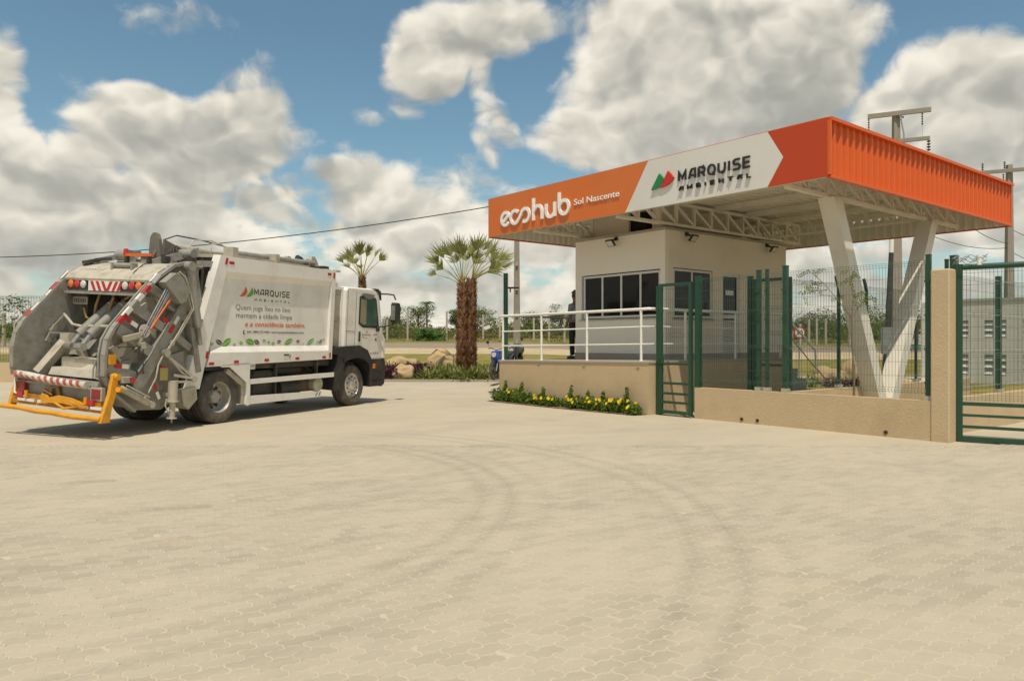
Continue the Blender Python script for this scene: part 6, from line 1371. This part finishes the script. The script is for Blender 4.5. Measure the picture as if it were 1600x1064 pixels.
# leaning dark and white pipe in front of the pole
m=MB(); a0=Vector(((1384-800)/1176*33,33,gz(16,33)+.1)); a1=Vector(((1392.5-800)/1176*33,33,1.6+(534-395)/1176*33)); a2=Vector(((1393.5-800)/1176*33,33,1.6+(534-375)/1176*33+.4))
t2=thing('leaning_post','leaning dark pipe with white top standing in front of the tall concrete pole','pole',tuple(a0))
m.cyl(a0,a1,.15,.10,14); m.build('dark_section',DARKG,t2); m=MB(); m.cyl(a1,a2,.10,.10,14); m.build('white_section',RAIL,t2)
m=MB(); bx_=Vector(at(1388,32.5,1.05)); m.box(bx_.x-.28,bx_.y-.1,bx_.z,bx_.x+.2,bx_.y+.1,bx_.z+1.15); m.build('meter_box',SKYG,None,WORLD,tuple(bx_),label='pale grey meter box on the base of the leaning pole',cat='box')
y=36; x=(1577-800)/1176*y; z=gz(x,y); t=tconc(x,y,z,10.05-z,.42,.22,'utility_pole','concrete pole with insulated crossarm at the right edge behind the canopy corner')
xarm(t,(x,y,9.75),1.35,1.4,.16)
for q_ in (-1.25,-.35,.55,1.2): insul(t,Vector((x,y-.2,9.62))+d*q_+Vector((0,0,.0)),.45,4,.05)
for q_ in (-1.2,-.3): insul(t,Vector((x,y-.2,10.2))+d*q_,.35,4,.06)
def wire(pts,sag,label,r=.012,n=14):
    P=[Vector(p) for p in pts]; out=[]
    for i in range(len(P)-1):
        for k in range(n+1): s=k/n; out.append(P[i].lerp(P[i+1],s)-Vector((0,0,sag*4*s*(1-s))))
    m=MB(); m.tube(out,r,5); m.build('overhead_cable',CABLE,None,WORLD,tuple(P[0]),label=label,cat='cable')
def pw_(px,py,y): return ((px-800)/1176*y,y,1.6+(534-py)/1176*y)
wire([pw_(-180,403,40),pw_(806,316,34)],.75,'long black overhead cable crossing the sky above the truck',.022,24)
wire([pw_(1455,368,34),pw_(1577,387,36)],.25,'upper black cable sagging to the right-hand pole',.014)
wire([pw_(1525,360,34),pw_(1577,381,36)],.1,'short cable dropping from canopy edge to right-hand pole',.014)
wire([pw_(1579,358,36),pw_(1700,400,36)],.15,'cable leaving the right-hand pole towards the right at canopy height',.014)
wire([pw_(1579,393,36),pw_(1700,440,36)],.15,'lower cable leaving the right-hand pole towards the right',.014)
wire([pw_(1400,300,34),pw_(1577,300,36)],.3,'high cable between the two poles behind the canopy',.014)
# ------------------------------------------------------------ background block building on the right
K=Frame(Vector((16.76,30.4,0)),math.atan2(-.80,.60))
bb=thing('service_building','low grey block building with louvred windows behind the sliding gate','building',(3,2,0),K)
holes=[]; 
for s0 in (1.24,2.10,2.54,3.4,3.84,4.7,5.14,6.0,6.44): 
    for z0,z1 in ((.32,1.12),(1.75,2.42)): holes.append((s0,s0+.31,z0,z1))
m=MB(); wallgrid(m,'b',0,.15,0,9,-.1,3.15,holes); m.box(0,.15,-.1,.15,6,3.15); m.box(.15,.25,0,9,.3,3.0); m.build('wall',BLDG,bb)
m=MB(); m.box(-.05,-.04,3.15,9,6,3.24); m.build('coping',COPE,bb)
m=MB(); m.box(-.22,-.03,-.1,-.002,.2,3.15); m.build('corner_column',RAIL,bb)
for (s0,s1,z0,z1) in holes:
    m=MB(); m.box(s0,.09,z0,s1,.14,z1); w_=m.build('window',mat('shade_grey',(.30,.29,.26),.8),bb)
    for j in range(3):
        z=z0+.05+j*(z1-z0)/3.1; m=MB(); m.add([(s0+.01,.02,z),(s1-.01,.02,z),(s1-.01,.085,z+.12),(s0+.01,.085,z+.12),(s0+.01,.03,z-.02),(s1-.01,.03,z-.02),(s1-.01,.089,z+.10),(s0+.01,.089,z+.10)],[(0,1,2,3),(7,6,5,4),(0,4,5,1),(2,6,7,3)]); m.build('louvre',REFW,w_,org=parent_org[w_.name])
# far grey wall with green band
y=62; t=thing('site_hoarding','long grey far hoarding with a green band below','hoarding',at(1425,y)); x0,x1=at(1395,y)[0],at(1475,y)[0]; z=gz(x0,y)
m=MB(); m.box(x0,y,z+.35,x1,y+.1,z+1.6); m.build('grey_panel',BLDG,t); m=MB(); m.box(x0,y-.03,z+.0,x1,y-.001,z+.36); m.build('green_band',mat('green_band_paint',(.02,.22,.07),.6),t)
m=MB(); place_text(m,'ECOHUB',((x0+x1)/2-.6,y-.04,z+.08),Rt,Up,1.4,.18,.01); m.build('lettering',REFW,t)
for hn,px in enumerate((1400,1412,1421,1433)): 
    o=fp.copy(); COL.objects.link(o); xx,yy,z_=at(px,64); o.location=(xx,yy,z_); o.scale=(1,1,2.1); o['label']=ORD[hn]+' from the left of the short white posts above the far grey hoarding'; o['group']='white posts above the far hoarding'
# speed sign and brace poles
y=30.0; sx_,sz_=(1249-800)/1176*y,1.6+(534-519.5)/1176*y; t=thing('speed_sign','round white speed limit sign with red ring seen through the mesh fence','sign',(sx_,y,gz(sx_,y)))
m=MB(); m.cyl((sx_,y,sz_),(sx_,y-.02,sz_),.235,n=32); m.build('red_ring',RED,t); m=MB(); m.cyl((sx_,y-.021,sz_),(sx_,y-.026,sz_),.18,n=32); m.build('white_face',REFW,t)
m=MB(); place_text(m,'30',(sx_-.125,y-.03,sz_-.085),Rt,Up,.25,.17,.004,.02); m.build('number',PRK,t); m=MB(); m.cyl((sx_,y+.03,gz(sx_,y)),(sx_,y+.03,sz_+.2),.03,n=8); m.build('sign_post',SKYG,t)
m=MB(); m.tube([pw_(1236,505,29),pw_(1255,525,29),pw_(1274,548,29),pw_(1276,600,29)],.045,8); m.build('bent_pole',SKYG,None,WORLD,pw_(1276,600,29),label='bent grey pole leaning beside the speed limit sign',cat='pole')
m=MB(); m.tube([pw_(1232,522,27),pw_(1262,560,27),pw_(1290,592,27)],.025,6); m.build('prop_pole',BARKW,None,WORLD,pw_(1262,560,27),label='thin slanting pole below the speed limit sign',cat='pole')
boulder(at(1292,27.6,.22),(.62,.5,.46),'rounded tan boulder seen through the fence near the speed limit sign',9.1)
boulder(at(1331,27.6,.35),(.46,.4,.56),'upright tan boulder behind the dark post under the canopy',5.1)
boulder(at(1397,24,.2),(.6,.4,.35),'tan boulder between the legs of the V column',3.3)
for k,(px,y) in enumerate([(1305,26.8),(1318,26.4),(1330,26.6),(1340,26.2),(1412,23.0),(1425,23.3),(1437,23.2),(1298,26.5)]):
    lf=px<1380
    clump(lambda c:tris_cloud((c[0],c[1],c[2]+.15),(.30,.3,.20),170,.05),'purple_plant','low purple plant by the boulders left of the V column' if lf else 'low purple plant on the lawn right of the V column','plant',at(px,y),L_PURP,'purple plants left of the V column' if lf else 'purple plants right of the V column')
for px,y in ((1255,27.3),(1268,27.0),(1262,26.6)): clump(lambda c:blades(c,60,.5,.4),'strap_leaved_plant','green strap-leaved plant under the bent grey pole','plant',at(px,y),L_STRAP,'strap-leaved plants under the bent pole')
# lawn, path in the enclosure behind the fence
sheet('inner_lawn',np.linspace(7.5,45,30),lambda x:16.0+(x-7.5)*.0 if x<11 else 14.5,c_(33),8,.006,GLAWN)
sheet('inner_path',np.linspace(9.5,24,30),c_(29.0),c_(33.5),4,.018,PSAND)
sheet('paved_drive',np.linspace(7.6,19,16),lambda x:11.0,lambda x:max(11.2,min(13.05+.79*(x-7.75),22)),5,.010,PFAR)
# sapling in front of V column
def sapling():
    b=np.array(bw(4.1,.9,0)); t=thing('sapling','thin sapling with sparse leaves in front of the white V column','tree',tuple(b)); m=MB(); P=[]
    o=Vector(b); U3=Vector((1,0,0)); trunk=[o,o+Vector((.02,0,.9)),o+Vector((-.02,0,1.6)),o+Vector((-.03,0,2.05))]; m.tube(trunk,.02,6,[.022,.02,.016,.014])
    tip=trunk[-1]
    br=[[tip,tip+Vector((-.28,0,.35)),tip+Vector((-.50,.02,.62)),tip+Vector((-.70,.02,.80))],[tip,tip+Vector((.04,0,.35)),tip+Vector((.0,.05,.62)),tip+Vector((.05,.05,.85))],[tip+Vector((-.45,0,.5)),tip+Vector((-.65,0,.48)),tip+Vector((-.80,0,.45))],[tip,tip+Vector((.2,0,.28)),tip+Vector((.35,0,.32))]]
    for b_ in br: m.tube(b_,.008,5,[.012]+[.006]*(len(b_)-1))
    m.build('trunk',BARKW,t)
    for b_ in br:
        for q_ in b_[1:]:
            for s in range(3):
                c=q_+Vector((random.uniform(-.1,.1),random.uniform(-.05,.05),random.uniform(-.05,.05))); d_=Vector((random.uniform(-1,1),random.uniform(-.5,.5),random.uniform(-.7,.4))).normalized()
                for k in range(7):
                    p=c+d_*(.035*k); 
                    for sg in (-1,1):
                        e=(Vector((-d_.z,0,d_.x)).normalized()*sg+Vector((random.gauss(0,.3),random.gauss(0,.6),random.gauss(0,.3)))).normalized()*.04; w=d_*.014; P+=[tuple(p),tuple(p+e*.5+w),tuple(p+e),tuple(p+e*.5-w)]
    oo=leafmesh('leaves',np.array(P),L_SHRUB,t); oo.location=(-b[0],-b[1],-b[2])
sapling()
# ------------------------------------------------------------ motorcycles by the terrace corner
def motorcycle(frame,mt,label):
    t=thing('motorcycle',label,'motorcycle',(0,0,0),frame)
    for x in (-.66,.66):
        m=MB(); m.lathe([(.24,-.04),(.29,-.05),(.315,0),(.29,.05),(.24,.04),(.24,-.04)],(x,0,.315),n=28); w=m.build('wheel_tyre',TYRE,t)
        m=MB(); m.lathe([(.24,-.03),(.225,0),(.24,.03)],(x,0,.315),n=28); m.cyl((x,-.06,.315),(x,.06,.315),.05,n=10)
        for k in range(6): a=k*math.pi/3; m.bar((x,0,.315),(x+.23*math.cos(a),0,.315+.23*math.sin(a)),.02,.02,(0,1,0))
        m.build('rim',DARKG,w,org=parent_org[w.name])
    m=MB(); m.tube([(.66,-.09,.315),(.50,-.09,.72),(.42,-.07,.98)],.022,7); m.tube([(.66,.09,.315),(.50,.09,.72),(.42,.07,.98)],.022,7); m.build('fork',SKYG,t)
    m=MB(); m.tube([(.40,0,.85),(.1,0,.72),(-.3,0,.72),(-.45,0,.45),(-.1,0,.3),(.25,0,.35),(.40,0,.82)],.025,7); m.tube([(-.66,-.08,.315),(-.2,-.1,.38)],.02,6); m.tube([(-.66,.08,.315),(-.2,.1,.38)],.02,6); m.build('frame',BLACKP,t)
    m=MB(); m.bbox(-.15,-.11,.28,.22,.11,.55,.04); m.cyl((.05,-.16,.42),(.05,.16,.42),.09,n=12); m.build('engine',DARKG,t)
    m=MB(); m.prism([(.40,.95),(.30,1.0),(.0,.92),(-.08,.78),(.15,.70),(.40,.72)],-.12,.12,'y'); m.build('fuel_tank',mt,t)
    m=MB(); m.prism([(-.05,.80),(-.1,.86),(-.55,.90),(-.80,.98),(-.82,.93),(-.55,.80),(-.2,.76)],-.12,.12,'y'); m.build('seat',BLACKP,t)
    m=MB(); m.prism([(-.45,.78),(-.55,.82),(-.86,.92),(-.92,.84),(-.6,.70),(-.45,.68)],-.10,.10,'y'); m.prism([(.46,.98),(.60,.98),(.68,.82),(.60,.62),(.48,.66),(.42,.8)],-.11,.11,'y'); m.prism([(.30,.80),(.52,.70),(.36,.42),(.22,.45)],-.14,.14,'y'); m.build('fairing',mt,t)
    m=MB(); m.prism([(-.90,.62),(-.62,.70),(-.60,.64),(-.9,.50)],-.06,.06,'y'); m.prism([(.38,.62),(.66,.68),(.90,.52),(.66,.64),(.40,.57)],-.06,.06,'y'); m.build('mudguard',BLACKP,t)
    m=MB(); m.tube([(.28,-.36,1.06),(.40,-.2,1.08),(.42,0,1.02),(.40,.2,1.08),(.28,.36,1.06)],.014,6); m.build('handlebar',BLACKP,t)
    for y in (-.28,.28): m=MB(); m.tube([(.40,y,1.08),(.42,y*1.15,1.25)],.006,4); m.cyl((.41,y*1.2,1.28),(.43,y*1.2,1.28),.055,n=12); m.build('mirror',BLACKP,t)
    m=MB(); m.tube([(.15,-.12,.35),(-.2,-.15,.28),(-.7,-.16,.36)],.035,8); m.build('exhaust',DARKG,t); m=MB(); m.cyl((.62,0,.86),(.68,0,.86),.08,n=14); m.build('headlamp',LAMPW,t)
y=27.0
yb=.18; motorcycle(Frame(Vector(((779-800)/1176*26+.10,26.0,yb+.12)),R(248)),BLUE,'blue motorcycle parked beyond the left corner of the terrace')
motorcycle(Frame(Vector(((806-800)/1176*28.2,28.2,.42)),R(255)),BLACKP,'black motorcycle parked behind the blue one near the concrete pole')
for o in bpy.data.objects:
    if o.name.startswith('motorcycle'): pass
